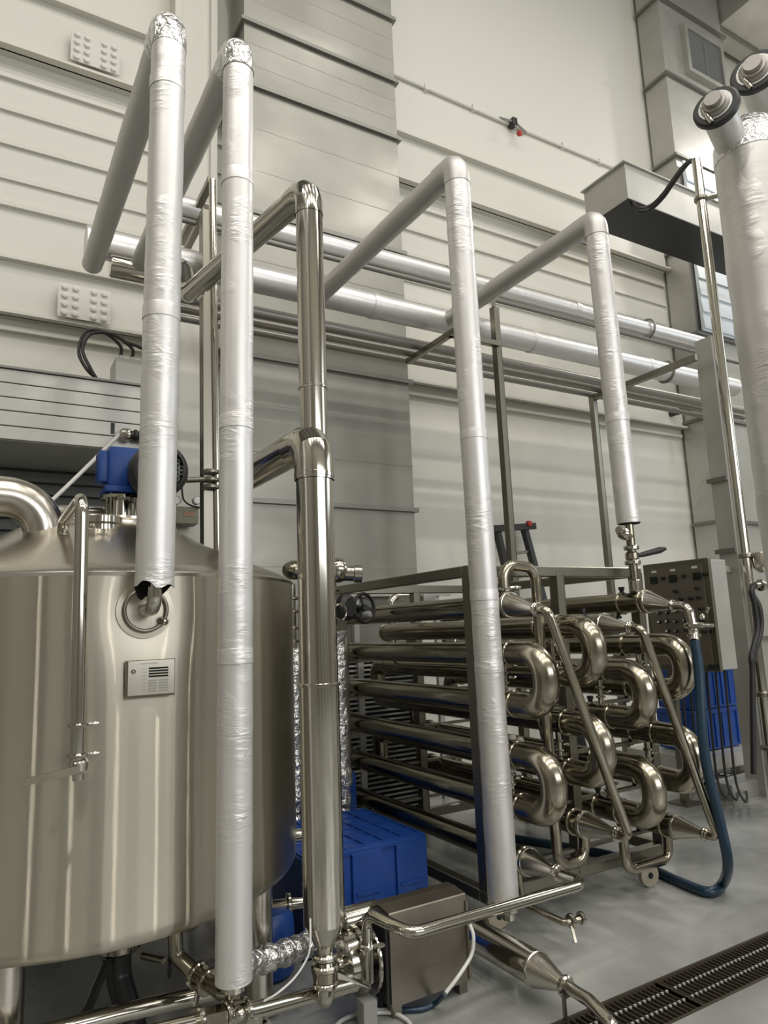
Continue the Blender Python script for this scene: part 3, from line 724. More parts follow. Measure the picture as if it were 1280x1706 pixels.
# ================================================================== tube heat exchanger on its wheeled frame
XA, XB, XC, XD = 2.42, 2.765, 3.11, 3.455
YN, YF, TRR = 2.85, 4.72, .060
hx = thing('tube_heat_exchanger', 'stainless tubular heat exchanger with rows of pipes and big return bends on a wheeled frame', 'heat exchanger', (2.95, 3.8, 0))
b = B(); w = .06
FX = (2.30, 2.93, 3.60); FY = (3.02, 4.55)
def leg(x, y):
    B().bar((x, y, .165), (x, y, 1.785), w - .003, w - .003, .004).obj('post', 'frame', hx, smooth=False)
for x in FX:
    for y in FY: leg(x, y)
for y in FY:
    for z in (.165, 1.79):
        B().bar((FX[0] - w / 2, y, z), (FX[2] + w / 2, y, z), w, w, .005).obj('cross_rail', 'frame', hx, smooth=False)
for x in (FX[0], FX[2]):
    for z in (.165, 1.79):
        B().bar((x, FY[0] + w / 2, z), (x, FY[1] - w / 2, z), w, w, .005).obj('side_rail', 'frame', hx, smooth=False)
for y in FY:
    for k in range(6):
        z = 1.60 - .25 * k - TRR - .012
        if k: B().bar((FX[0] + .03, y, z), (FX[2] - .03, y, z), .03, .018, 0).obj('tube_saddle', 'frame', hx, smooth=False)
cols = ((XA, 6, 1.60), (XB, 5, 1.475), (XC, 5, 1.475), (XD, 6, 1.60))
for x, n, z0 in cols:
    for i in range(n):
        z = z0 - .25 * i
        tb = B().cone((x, YN, z), (x, 9, z), [(0, TRR), (YF - YN, TRR)], 28).obj('tube', 'tube', hx)
        for y in (YN + .006, YN + .16, YF - .01):
            b = B(); b.ring((x, y, z), (0, 1, 0), TRR - .002, TRR + .009, .022, 28); b.obj('clamp_ring', 'bend', tb)
        if i % 2 == 0:
            b = B(); b.cone((x, YN + .16, z + TRR), (x, YN + .16, 9), [(0, .013), (.02, .013), (.022, .018), (.04, .018)], 10); b.obj('plug', 'iron', tb)
        if i % 2 == 1 or x == XD:
            b = B(); b.cone((x, YN + .2, z - TRR), (x, YN + .2, -9), [(0, .012), (.015, .012), (.017, .017), (.032, .017)], 10); b.obj('plug', 'iron', tb)
def bend_near(x, za, zb):
    pts = [(x, YN, za), (x, YN - .105 - .125, za), (x, YN - .105 - .125, zb), (x, YN, zb)]
    p = fillet(pts, .1249, 14)
    B().sweep(p, TRR * 1.05, 30, True).obj('return_bend', 'bend', hx)
    # small jacket crossover between the same two tubes
    q = B(); q.tube([(x - .004, YN + .075, za - .03), (x - .004, YN + .075, zb + .03)], .016, 0, 12)
    c = q.obj('jacket_link', 'polish', hx)
    for f in (.4, .6):
        B().ring((x - .004, YN + .075, za + (zb - za) * f), (0, 0, 1), .015, .027, .012, 14).obj('clamp', 'polish', c)
    B().cone((x + .02, YN + .07, (za + zb) / 2), (x + 1, YN + .07, (za + zb) / 2), [(0, .006), (.03, .010), (.05, .006)], 8).obj('wing_nut', 'polish', c)
def bend_far(x, za, zb):
    p = fillet([(x, YF, za), (x, YF + .16, za), (x, YF + .16, zb), (x, YF, zb)], .1249, 8)
    B().sweep(p, TRR, 20, True).obj('return_bend', 'tube', hx)
TIPS = {}
def cone_near(x, z, yb, yt, dz=0.0):
    if yb < YN - .02:
        B().cone((x, yb - .002, z), (x, 9, z), [(0, TRR), (YN - yb + .002, TRR)], 28).obj('tube_end', 'tube', hx)
        B().ring((x, yb + .004, z), (0, 1, 0), TRR - .002, TRR + .009, .022, 28).obj('clamp_ring', 'bend', hx)
    TIPS[(x, z)] = (x, yt, z + dz)
    a = V((x, yb, z)); L = yb - yt; e = V((x, yt, z + dz)); b = B(); n = 40
    prof = [(0, TRR + .007), (.06, TRR + .007), (.065, TRR + .003), (.86, .025), (1.0, .0235)]
    rings = []
    for f, r in prof:
        cc = a.lerp(e, max(0, (f - .06) / .94)); cc.y = yb - L * f
        rings.append([b.bm.verts.new(cc + V((math.cos(2 * PI * k / n) * r, 0, math.sin(2 * PI * k / n) * r))) for k in range(n)])
    for q, w_ in zip(rings, rings[1:]):
        for k in range(n): b.bm.faces.new((q[k], q[(k + 1) % n], w_[(k + 1) % n], w_[k]))
    b.bm.faces.new(rings[0]); b.bm.faces.new(rings[-1])
    c = b.obj('reducer_cone', 'cone', hx, ang=13)
    B().ring((x, yt + .004, z + dz), (0, 1, 0), .022, .036, .020, 20).obj('clamp_ring', 'polish', c)
zA = [1.60 - .25 * i for i in range(6)]; zB = [1.475 - .25 * i for i in range(5)]
for x in (XA, XD):
    bend_near(x, zA[1], zA[2]); bend_near(x, zA[3], zA[4]); cone_near(x, zA[0], 2.85 if x == XA else 2.82, 2.65, -.033); cone_near(x, zA[5], 2.84 if x == XA else 2.78, 2.645 if x == XA else 2.60, 0)
    bend_far(x, zA[0], zA[1]); bend_far(x, zA[2], zA[3]); bend_far(x, zA[4], zA[5])
bend_near(XB, zB[0], zB[1]); bend_near(XB, zB[2], zB[3]); cone_near(XB, zB[4], 2.785, 2.575); bend_far(XB, zB[1], zB[2]); bend_far(XB, zB[3], zB[4])
bend_near(XC, zB[1], zB[2]); bend_near(XC, zB[3], zB[4]); cone_near(XC, zB[0], 2.855, 2.676, -.02); bend_far(XC, zB[0], zB[1]); bend_far(XC, zB[2], zB[3])
# slanting product pipes joining the cone tips
YT = YN - .20
def cross_pipe(a, c):
    a = V(TIPS[a]); c = V(TIPS[c]); f = V((0, -.075, 0)); b = V((0, .01, 0))
    p = B().tube([a + b, a + f, c + f, c + b], .0235, .07, 22, 8).obj('crossover_pipe', 'bend', hx)
    for q in (a, c): B().ring(q + V((0, -.012, 0)), (0, 1, 0), .022, .034, .014, 20).obj('clamp_ring', 'polish', p)
cross_pipe((XA, zA[0]), (XB, zB[4])); cross_pipe((XC, zB[0]), (XD, zA[5]))
# jacket pipes with their U ends
YJ = 2.885
p = B().tube([(XA, YJ, zA[0] + .05), (XA, YJ, 1.815), (2.645, YJ, 1.80), (2.655, YJ, .27), (2.845, YJ, .27), (2.855, YJ, .44)], .0285, .075, 22, 8).obj('jacket_pipe', 'bend', hx)
for z in (zA[0] + .08, ): clampring((XA, YJ, z), (0, 0, 1), .028, p, 'polish', 'clamp', .02, .016)
B().cone((XA + .03, YJ - .01, zA[0] + .09), (9, YJ - 3, zA[0] + .09), [(0, .008), (.04, .012), (.06, .006)], 8).obj('wing_nut', 'polish', p)
p = B().tube([(XC + .03, YJ, .44), (XC + .035, YJ, .155), (XD + .04, YJ, .155), (XD + .05, YJ, .32)], .0275, .06, 22, 8).obj('jacket_pipe', 'bend', hx)
clampring((XD + .05, YJ, .30), (0, 0, 1), .0275, p, 'polish', 'clamp', .02, .016)
# right-hand outlet: elbow, valve and hose tail
o = B().tube([(XD, YT + .01, zA[0] - .033), (XD, YT - .10, zA[0] - .036), (XD, YT - .115, zA[0] - .18), (XD - .03, YT - .135, 1.37)], .0245, .06, 20, 8).obj('outlet_elbow', 'polish', hx)
for z, wd in ((1.455, .03), (1.40, .014)): B().ring((XD - .005, YT - .117, z), (0, 0, 1), .022, .044 if wd > .02 else .036, wd, 20).obj('clamp_ring', 'polish', o)
c = V((XD, YT - .12, 1.455))
B().cone(c + V((.02, -.01, 0)), c + V((1, -.25, -.05)), [(0, .014), (.03, .016), (.04, .010), (.10, .010)], 12).obj('valve_stem', 'polish', o)
B().cone(c + V((.04, -.03, .03)), c + V((.04, -.03, 9)), [(0, .012), (.02, .014), (.03, .008)], 10).obj('bolt', 'polish', o)
# small valves below the left corner
p = B().tube([(XA - .03, YJ, .30), (XA - .03, YJ - .02, .155), (XA + .02, YJ - .25, .13), (XA + .12, YJ - .28, .14)], .016, .03, 12).obj('drain_tail', 'bend', hx)
B().ring((XA + .05, YJ - .26, .135), (1, 0, 0), .014, .034, .02, 16).obj('clamp_ring', 'polish', p)
B().ring((XA + .10, YJ - .275, .14), (1, 0, 0), .014, .03, .02, 16).obj('clamp_ring', 'polish', p)
B().bar((XA + .04, YJ - .27, .12), (XA + .03, YJ - .30, .06), .012, .008, 0).obj('lever', 'bend', p)
# pale wrapping tied round one joint
b = B()
for k in range(16):
    a = k * 2 * PI / 8 + (.3 if k > 7 else 0)
    b.ball((XA + .07 * math.cos(a), YN + .05 + (.04 if k > 7 else 0), zA[3] + .07 * math.sin(a) + .008), .024, 10, (1, .9, .8))
b.obj('joint_wrapping', 'rope', hx)
for x, y in ((2.36, 3.03), (3.41, 2.97), (2.36, 4.5), (3.5, 4.5)):
    wb = B(); wb.box((x - .05, y - .05, .122), (x + .05, y + .05, .136), .003); wb.bar((x - .035, y + .02, .13), (x - .03, y + .02, .07), .03, .006, 0); wb.bar((x + .035, y + .02, .13), (x + .03, y + .02, .07), .03, .006, 0)
    br = wb.obj('caster', 'frame', hx, smooth=False)
    ax = V((-.15, -.989, 0)) if y < 3.2 else V((1, 0, 0)); wc = V((x, y, .062))
    B().cone(wc - ax * .02, wc + ax, [(0, .05), (.005, .061), (.035, .061), (.04, .05)], 28).obj('wheel', 'wheel', br)
    B().ring(wc, ax, .0, .022, .05, 16).obj('hub', 'iron', br)

# blue hose from the outlet valve down over the floor
hp = [(XD - .03, YT - .135, 1.375), (XD - .035, YT - .145, 1.2), (3.372, 2.49, .80), (3.44, 2.49, .42), at(1213, 1440, y=2.52), at(1203, 1474, z=.035), at(1180, 1486, z=.03), at(1130, 1468, z=.025), at(1085, 1447, z=.025), at(1035, 1429, z=.025), at(975, 1416, z=.025), (3.3, 4.2, .025)]
tag(B().sweep(smooth_path(hp, 10), .027, 16).obj('rubber_hose', 'bluehose'), 'blue rubber hose hanging from the exchanger outlet and curling under its frame', 'hose')

# ================================================================== things behind the exchanger
t = thing('louvre_unit', 'slatted grey unit on the floor behind the exchanger tubes', 'louvre unit', (2.6, 5.1, 0))
B().box((1.7, 5.06, 0.05), (3.25, 5.4, 1.36), .01).obj('case', 'iron', t)
for x in (1.70, 2.16, 2.66, 3.2): B().box((x, 5.0, .0), (x + .05, 5.06, 1.40)).obj('upright', 'galv', t, smooth=False)
for z in (1.30, ): B().box((1.70, 5.01, z), (3.25, 5.06, z + .1)).obj('top_strip', 'galv', t, smooth=False)
for k in range(34):
    z = .1 + k * .036; B().bar((1.72, 5.035, z), (3.23, 5.035, z), .02, .014, 0, up=(0, .5, 1)).obj('slat', 'louvre', t, smooth=False)
t = thing('steel_ledge', 'pale galvanised ledge bar behind the top of the exchanger', 'ledge', (3.2, 5.2, 1.7))
B().box((2.77, 5.38, 1.785), (3.87, 5.45, 1.87), .005).obj('bar', 'galv', t, smooth=False)
for x in (2.85, 3.7): B().box((x, 5.405, 0), (x + .05, 5.445, 1.785)).obj('upright', 'galv', t, smooth=False)
t = thing('elbow_pipe', 'short polished elbow pipe with a square nut behind the exchanger', 'pipe', (3.2, 5.05, 1.4))
B().tube([(2.98, 5.0, 1.2), (2.98, 5.0, 1.765), (3.30, 5.0, 1.765)], .035, .09, 18).obj('pipe_body', 'polish', t)
B().box((3.28, 4.955, 1.72), (3.40, 5.045, 1.81), .01).obj('square_nut', 'galv', t)

# valve group between tank and exchanger
vx, vy = 1.855, 4.06
t = thing('valve_station', 'valve group with a black handwheel half hidden behind the thick steel riser', 'valve', (vx, vy, 0))
fo = B(); 
pts = [V((vx + .13, vy - .05, .3 + .05 * k)) + V((random.uniform(-.008, .008), random.uniform(-.008, .008), 0)) for k in range(25)]
fo.sweep(pts, .06, 24, True, [.060 + random.uniform(-.012, .012) for _ in pts]); fo.obj('foil_sleeve', 'foil_crumple', t)
pts = [V((vx - .155, vy - .03, .3 + .05 * k)) + V((random.uniform(-.006, .006), random.uniform(-.006, .006), 0)) for k in range(23)]
B().sweep(pts, .04, 20, True, [.038 + random.uniform(-.008, .008) for _ in pts]).obj('foil_sleeve', 'foil_crumple', t)
B().tube([(vx - .15, vy, 0), (vx - .15, vy, 1.80)], .028, 0, 16).obj('left_pipe', 'polish', t)
B().tube([(vx + .13, vy, 0), (vx + .13, vy, 1.80)], .03, 0, 16).obj('right_pipe', 'polish', t)
cl = at(490, 950, y=vy - .05)
B().ball(cl, .075, 20, (1, 1, .8)).obj('valve_head', 'tube', t)
c = at(562, 950, y=vy)
B().ball(c, .082, 24).obj('valve_head', 'polish', t)
B().cone(c + V((.03, -.02, -.02)), c + V((1, -.45, -.1)), [(0, .05), (.07, .05), (.075, .058), (.12, .058), (.125, .05)], 24).obj('end_cap', 'polish', t)
for z in (1.76, 1.68, 1.58, 1.5, 1.42):
    B().ring((vx + .13, vy, z), (0, 0, 1), .028, .05, .022, 20).obj('clamp_ring', 'bend', t)
    B().ring((vx - .15, vy, z - .05), (0, 0, 1), .026, .045, .022, 20).obj('clamp_ring', 'bend', t)
wc = at(607, 1013, y=4.04); wd = V((.30, -.95, .05)).normalized()
wh = B().torus(wc, wd, .092, .012, 36, 10).obj('handwheel', 'black', t)
b = B(); uu = wd.cross(V((0, 0, 1))).normalized(); vv = uu.cross(wd)
for k in range(3):
    a = k * 2 * PI / 3 + 1.2; d = uu * math.cos(a) + vv * math.sin(a); b.bar(wc + d * .015, wc + d * .08, .018, .010, .002, up=wd)
b.cone(wc - wd * .015, wc + wd, [(0, .024), (.03, .024)], 16); b.obj('spokes', 'black', wh)
kc = wc + uu * .01 - vv * .045; B().cone(kc, kc + wd, [(0, .02), (.05, .024), (.06, .018)], 14).obj('grip', 'grey', wh)
B().cone(wc, wc - wd, [(0, .016), (.06, .016), (.062, .03), (.09, .03), (.092, .018), (.22, .022)], 14).obj('stem', 'iron', t)
B().cone(at(574, 1012, y=4.02), at(574, 1012, y=4.02) + V((.5, -1, 0)), [(-.02, .075), (.0, .085), (.03, .085), (.05, .06)], 24).obj('valve_flange', 'iron', t)
B().torus(at(567, 1020, y=3.9), V((.3, -1, 0)), .05, .007, 28, 8).obj('clamp_loop', 'polish', t)

# ladder leaning behind
t = thing('ladder', 'black ladder with a red end cap against the wall behind the exchanger', 'ladder', (5.05, 5.5, 0))
la = at(828, 884, y=5.86); ra = at(873, 878, y=5.86)
lb = V((la.x - .03, 5.2, 0)); rb = V((ra.x + .03, 5.2, 0))
for a, c in ((la, lb), (ra, rb)): B().bar(a, c, .05, .07).obj('rail', 'iron', t, smooth=False)
for k in range(9):
    f = .11 + k * .1; B().bar(la.lerp(lb, f), ra.lerp(rb, f), .03, .03).obj('rung', 'frame', t, smooth=False)
B().bar(la + V((-.1, -.04, .01)), ra + V((.13, -.04, .01)), .05, .07).obj('hook_bar', 'iron', t, smooth=False)
B().box(ra + V((.0, -.085, .0)), ra + V((.05, -.035, .06)), .01).obj('end_cap', 'red', t)

# ================================================================== control panel
PX = 5.0; py0, py1, pz0, pz1 = 3.46, 4.06, 1.09, 1.945
cp = thing('control_cabinet', 'steel control cabinet with displays and rows of knobs', 'control cabinet', (5.1, 3.76, 0))
B().box((PX, py0, pz0), (PX + .20, py1, pz1), .006).obj('case', 'galv', cp, smooth=False)
B().box((PX - .035, py0 - .012, pz0 - .012), (PX, py1 + .012, pz1 + .012), .006).obj('door_frame', 'frame', cp, smooth=False)
B().box((PX - .042, py0 + .04, pz0 + .03), (PX - .03, py1 - .03, pz1 - .035), .003).obj('door', 'panel', cp, smooth=False)
def onp(px, py): return at(px, py, x=PX - .042)
b = B()
q = onp(1190, 1020)
def pbx(px, py, dy, dz, name, m, t=.008, parent=cp):
    c = onp(px, py); B().box((PX - .042 - t, c.y - dy, c.z - dz), (PX - .04, c.y + dy, c.z + dz), .002).obj(name, m, parent, smooth=False)
for px, py in ((1090, 967), (1122, 964), (1162, 960)): pbx(px, py, .032, .030, 'display', 'screen', .014)
for px, py in ((1090, 953), (1121, 950), (1157, 945)): pbx(px, py, .024, .009, 'white_tag', 'label', .004)
for px, py in ((1106, 964), (1140, 960), (1175, 957), (1187, 1052)): pbx(px, py, .012, .014, 'switch', 'screen', .02)
for px, py in ((1127, 985), (1163, 980), (1169, 1014), (1136, 998), (1152, 997), (1166, 995), (1171, 1033), (1145, 1050), (1175, 1052)):
    c = onp(px, py); B().cone(c, c + V((-1, 0, 0)), [(0, .016), (.02, .015), (.022, .010), (.035, .010)], 14).obj('knob', 'black', cp)
for px, py in ((1099, 1021), (1113, 1020), (1126, 1018), (1140, 1017), (1100, 1036), (1113, 1035), (1127, 1035), (1142, 1033), (1114, 1051), (1128, 1051)):
    c = onp(px, py); k = B().cone(c, c + V((-1, 0, 0)), [(0, .016), (.012, .016), (.013, .011), (.025, .011)], 14).obj('push_button', 'iron', cp)
    B().cone(c + V((-.02, 0, 0)), c + V((-1, 0, 0)), [(0, .010), (.008, .009)], 12).obj('lens', 'label' if py > 1034 and px < 1120 else 'grey', k)
c = onp(1181, 1017); B().bar(c + V((-.01, .01, -.015)), c + V((-.012, -.01, .02)), .012, .01).obj('lock_key', 'galv', cp)
pbx(1190, 1111, .05, .018, 'dark_badge', 'iron', .003)
B().bar((PX + .12, py1 - .05, 0), (PX + .12, py1 - .05, pz0), .05, .05).obj('leg', 'frame', cp, smooth=False)
B().box((PX + .02, py1 - .15, 0), (PX + .22, py1 + .05, .015), .003).obj('foot_plate', 'frame', cp, smooth=False)
B().bar((PX + .19, py0 + .06, pz1 - .06), (5.80, (yf + yb) / 2, 1.90), .03, .05).obj('wall_bracket', 'galv', cp, smooth=False)
names = ('nearest', 'second', 'third', 'fourth', 'fifth', 'sixth', 'farthest')
for k in range(7):
    y = py0 + .06 + k * .08; e = at(1242 - k * 11, 1296 - k * 1.5, z=.03)
    o = B().sweep(smooth_path([(PX + .12, y, pz0), (PX + .12, y + .01, .7), (PX + .13, y + .02, .25), (PX + .2, y, .09), (e.x, e.y, .03)], 6), .010, 8).obj('control_cable', 'black')
    tag(o, '%s of the black cables dropping from the control cabinet to the floor' % names[k], 'cable', 'cables under the control cabinet')
    tag(B().cone((e.x, e.y, .03), (e.x + .9, e.y - .4, .03), [(0, .014), (.04, .016), (.06, .012)], 10).obj('cable_plug', 'polish'), 'silver plug at the end of the %s cabinet cable' % names[k], 'plug', 'plugs under the control cabinet')

# pole, and the big wrapped pipe at the right edge
po = thing('steel_pole', 'tall thin stainless pole in front of the galvanised riser box', 'pole', (5.70, 3.6, 0))
B().tube([(5.70, 3.6, 0), (5.70, 3.6, 5.76)], .042, 0, 20).obj('tube', 'polish', po)
for z in (5.35, 2.0, .85, .42): clampring((5.70, 3.6, z), (0, 0, 1), .042, po, 'frame', 'clamp', .04, .02)
B().tube([(5.70, 3.6, 5.35), (6.6, 3.3, 5.65)], .03, 0, 12).obj('arm', 'polish', po)
B().cone((5.72, 3.55, .85), (5.2, 2, .85), [(0, .02), (.06, .03), (.08, .012)], 10).obj('wing_nut', 'polish', po)
c = V((5.80, 3.55, 1.86))
for k in range(2):
    pts = [at(1262, 972, y=3.5), at(1252, 985, y=3.5 + .04 * k), at(1258 + 7 * k, 1010, y=3.5), at(1262 + 6 * k, 1050, y=3.5), at(1252 + 3 * k, 1095, y=3.5), at(1254, 1125, y=3.5), at(1256, 1290, y=3.5)]
    tag(B().sweep(smooth_path(pts, 8), .022, 10).obj('hanging_cable', 'black'), 'thick black cable hanging beside the thin pole' if k == 0 else 'second black cable bulging outward beside the thin pole', 'cable')
st = thing('sampling_valve', 'polished valve and cup at the right edge beside the black cables', 'valve', (5.95, 3.5, 1.6))
c = at(1272, 932, y=3.5); B().cone(c + V((0, 0, .06)), c + V((0, 0, -9)), [(0, .09), (.01, .095), (.13, .085), (.17, .04)], 24).obj('cup', 'lid', st)
c = at(1268, 975, y=3.5); B().tube([c + V((-.09, 0, 0)), c + V((.4, 0, .03))], .03, 0, 14).obj('valve_body', 'polish', st)
B().ring(c, (1, 0, 0), .03, .05, .03).obj('clamp_ring', 'polish', st)
B().tube([c + V((.15, 0, 0)), c + V((.15, 0, -1.5))], .03, 0, 12).obj('stand_pipe', 'polish', st)

bx, by, br_ = 4.27, 2.33, .215
bp = thing('foil_pipe', 'very wide wrinkled foil pipe with valves on top at the right edge', 'insulated pipe', (bx, by, 0))
wrapped([(bx, by, 0), (bx, by, 4.45)], br_, jitter=.006, step=.12).obj('upright_lagging', 'foil_big', bp)
b = B(); b.cone((bx, by, 4.44), (bx, by, 9), [(0, br_), (.12, br_ * .97), (.24, br_ * .72), (.30, br_ * .3)], 40); b.obj('domed_top', 'foil_crumple', bp)
for px, py, yy, r in ((1194, 180, by - .10, .135), (1259, 121, by - .16, .15)):
    c = at(px, py, y=yy); d = V((-.90, -.34, .12)).normalized()
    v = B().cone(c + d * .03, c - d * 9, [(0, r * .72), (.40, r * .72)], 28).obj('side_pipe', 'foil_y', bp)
    B().ring(c, d, r * .5, r, .05, 32).obj('black_gasket', 'black', v)
    B().cone(c + d * .01, c + d * 9, [(0, r * .62), (.03, r * .62), (.04, r * .5), (.055, r * .5), (.058, r * .38), (.085, r * .36)], 24).obj('end_cap', 'dullpipe', v)
    u = d.cross(V((0, 0, 1))).normalized()
    B().cone(c + d * .04 + u * r * .2 + V((0, 0, -r * .85)), c + d * .04 + u * r * .7 + V((0, 0, r * .6)), [(0, .014), (.04, .022), (.14, .012)], 12).obj('clamp_nut', 'polish', v)

# blue crates beyond the cabinet and the steel plinth
for k, (x0, y0, z0, lb) in enumerate(((5.74, 4.3, .29, 'lower blue plastic crate beyond the control cabinet'), (5.76, 4.28, .66, 'upper blue plastic crate beyond the control cabinet'))):
    t = thing('plastic_crate', lb, 'crate', (x0 + .33, y0 + .2, z0), 'blue crates beyond the cabinet')
    B().box((x0, y0, z0), (x0 + .66, y0 + .42, z0 + .36), .012).obj('body', 'blue', t)
    B().box((x0 - .01, y0 - .01, z0 + .32), (x0 + .67, y0 + .43, z0 + .362), .006).obj('rim', 'blue', t)
    for i in range(6): B().box((x0 + .05 + i * .11, y0 - .012, z0 + .02), (x0 + .065 + i * .11, y0, z0 + .32)).obj('rib', 'blue', t)
t = thing('steel_plinth', 'low galvanised plinth carrying the blue crates behind the cabinet', 'plinth', (6, 4.3, 0))
B().box((5.55, 4.12, .16), (7.2, 4.95, .28), .01).obj('top', 'galv', t, smooth=False)
for x in (5.6, 7.05):
    for y in (4.18, 4.85): B().box((x, y, 0), (x + .08, y + .06, .16)).obj('foot', 'frame', t, smooth=False)
t = thing('floor_channel', 'square galvanised channel lying on the floor beside the pole foot', 'channel', (6, 3.9, 0))
B().box((5.45, 3.80, .0), (6.9, 4.02, .13), .006).obj('body', 'galv', t, smooth=False)
# ================================================================== crates beside the exchanger
def big_crate(x0, y0, x1, y1, z0, z1, label, group=None):
    t = thing('plastic_crate', label, 'crate', ((x0 + x1) / 2, (y0 + y1) / 2, z0), group)
    B().box((x0 + .012, y0 + .012, z0), (x1 - .012, y1 - .012, z1 - .012), .008).obj('body', 'blue', t)
    b = B(); b.box((x0, y0, z1 - .035), (x1, y1, z1 - .008), .006); b.obj('rim', 'blue', t)
    b = B(); n = 6
    for i in range(n + 1):
        x = x0 + .02 + (x1 - x0 - .04) * i / n; b.box((x - .006, y0 + .01, z1 - .012), (x + .006, y1 - .01, z1))
        y = y0 + .02 + (y1 - y0 - .04) * i / n; b.box((x0 + .01, y - .006, z1 - .012), (x1 - .01, y + .006, z1 - .0005))
    b.obj('base_grid', 'blue', t, smooth=False)
    for f0, f1 in ((.0, .24), (.38, .62), (.74, 1.0)):
        x = x0 + (x1 - x0) * f0; xx = x0 + (x1 - x0) * f1
        q = B(); q.box((x, y0 - .004, z0 + .01), (xx, y0 + .02, z1 - .03), .004); pn = q.obj('side_panel', 'blue', t, smooth=False)
        B().box((x + .02, y0 - .012, z0 + (z1 - z0) * .5), (xx - .02, y0 + .01, z0 + (z1 - z0) * .5 + .012)).obj('rib', 'blue', pn, smooth=False)
    return t
big_crate(1.40, 3.26, 2.10, 3.92, 0, .45, 'blue upturned crate on the floor between the thick riser and the exchanger')
big_crate(1.55, 4.22, 2.2, 4.9, 0, .60, 'blue crate farther back behind the valve group')
t = thing('blue_drum', 'dark blue round drum lying low behind the foil hose', 'drum', (1.22, 3.25, 0))
B().cone((1.22, 3.25, 0.0), (1.22, 3.25, 9), [(0, .10), (.02, .12), (.1, .125), (.11, .13), (.13, .13), (.14, .125), (.24, .12), (.27, .10)], 32).obj('body', 'bluepaint', t)

# ================================================================== pump in front
pu = thing('transfer_pump', 'steel boxed pump with a round casing on the floor below the thick riser', 'pump', (1.65, 2.75, 0))
prof = [(2.60, .05), (2.60, .384), (2.603, .389), (2.68, .400), (2.73, .398), (2.76, .37), (2.76, .05)]
B().prism([(1.485, y, z) for y, z in prof], (.375, 0, 0)).obj('motor_cover', 'pump', pu, smooth=False)
B().prism([(1.470, 2.61, .06), (1.470, 2.61, .375), (1.470, 2.68, .39), (1.470, 2.72, .385), (1.470, 2.74, .35), (1.470, 2.74, .06)], (.02, 0, 0)).obj('end_plate', 'iron', pu, smooth=False)
B().bar((1.86, 2.597, .36), (1.86, 2.597, .06), .012, .006, 0).obj('cover_edge', 'pump', pu, smooth=False)
for x in (1.50, 1.82):
    for y in (2.62, 2.70): B().box((x, y, 0), (x + .04, y + .04, .06)).obj('foot', 'frame', pu, smooth=False)
pc = V((1.375, 2.72, .205))
cs = B().cone(pc + V((-.055, 0, 0)), pc + V((1, 0, 0)), [(0, .075), (.012, .105), (.055, .11), (.06, .125), (.078, .125), (.08, .10), (.10, .10)], 40).obj('casing', 'polish', pu)
B().ring(pc + V((.065, 0, 0)), (1, 0, 0), .10, .135, .016, 40).obj('clamp_ring', 'polish', cs)
B().cone(pc + V((.03, 0, 0)), pc + V((1, 0, 0)), [(0, .05), (.09, .05)], 24).obj('lantern', 'bend', pu)
B().cone(pc + V((-.04, 0, 0)), pc + V((-1, 0, 0)), [(0, .05), (.03, .036), (.12, .034)], 24).obj('inlet', 'polish', pu)
B().box((1.36, 2.60, 0), (1.42, 2.66, .10), .006).obj('foot_block', 'grey', pu)
# delivery pipe from pump to exchanger
t = thing('delivery_pipe', 'bright steel pipe running from the pump across to the lowest exchanger cone', 'pipe', (1.9, 2.45, .2))
pp = [(1.385, 2.60, .17), (1.385, 2.60, .415), (1.44, 2.36, .405), (2.375, 2.46, .352), (XA, 2.50, .35), (XA, YT + .01, .35)]
B().tube(pp, .022, .05, 20, 8).obj('pipe_body', 'polish', t)
for p_, ax in (((1.385, 2.60, .30), (0, 0, 1)), ((XA, YT - .02, .35), (0, 1, 0))):
    clampring(p_, ax, .022, t, 'polish', 'clamp', .02, .016)
B().cone((1.41, 2.58, .30), (2.4, 1.9, .30), [(0, .006), (.02, .010), (.035, .006)], 8).obj('wing_nut', 'polish', t)

# valve under the thick riser and the tee towards the pump
t = thing('foot_valve', 'butterfly valve with a flat lever under the thick riser cone', 'valve', (P4.x, P4.y, .12))
fx, fy = P4.x, P4.y
B().tube([(fx, fy, .36), (fx, fy, .205), (fx + .02, fy + .08, .19), (pc.x - .13, pc.y, .205)], .030, .04, 20).obj('pipe_body', 'polish', t)
for z, r in ((.352, .048), (.318, .052), (.262, .046)): B().ring((fx, fy, z), (0, 0, 1), .028, r, .022, 24).obj('clamp_ring', 'polish', t)
B().cone((fx, fy, .275), (fx, fy, 9), [(0, .045), (.035, .045)], 24).obj('valve_body', 'bend', t)
B().prism([(fx + .03, fy - .02, .30), (fx + .15, fy - .05, .235), (fx + .155, fy - .05, .222), (fx + .03, fy - .02, .28)], (.005, .02, .004)).obj('lever', 'polish', t)
B().cone((fx + .05, fy, .335), (fx + .6, fy + .6, .335), [(0, .012), (.03, .016), (.05, .008)], 10).obj('wing_nut', 'polish', t)
t = thing('drum_pipe', 'short fat polished pipe stub behind the foot valve', 'pipe', (1.35, 2.75, .36))
a = at(566, 1538, y=2.78); B().cone(a, a + V((1, 0, 0)), [(0, .04), (.012, .055), (.17, .055), (.18, .045)], 28).obj('pipe_body', 'polish', t)
a2 = a + V((-.03, 0, 0)); B().ring(a2, (1, 0, 0), .03, .06, .03).obj('clamp_ring', 'polish', t)

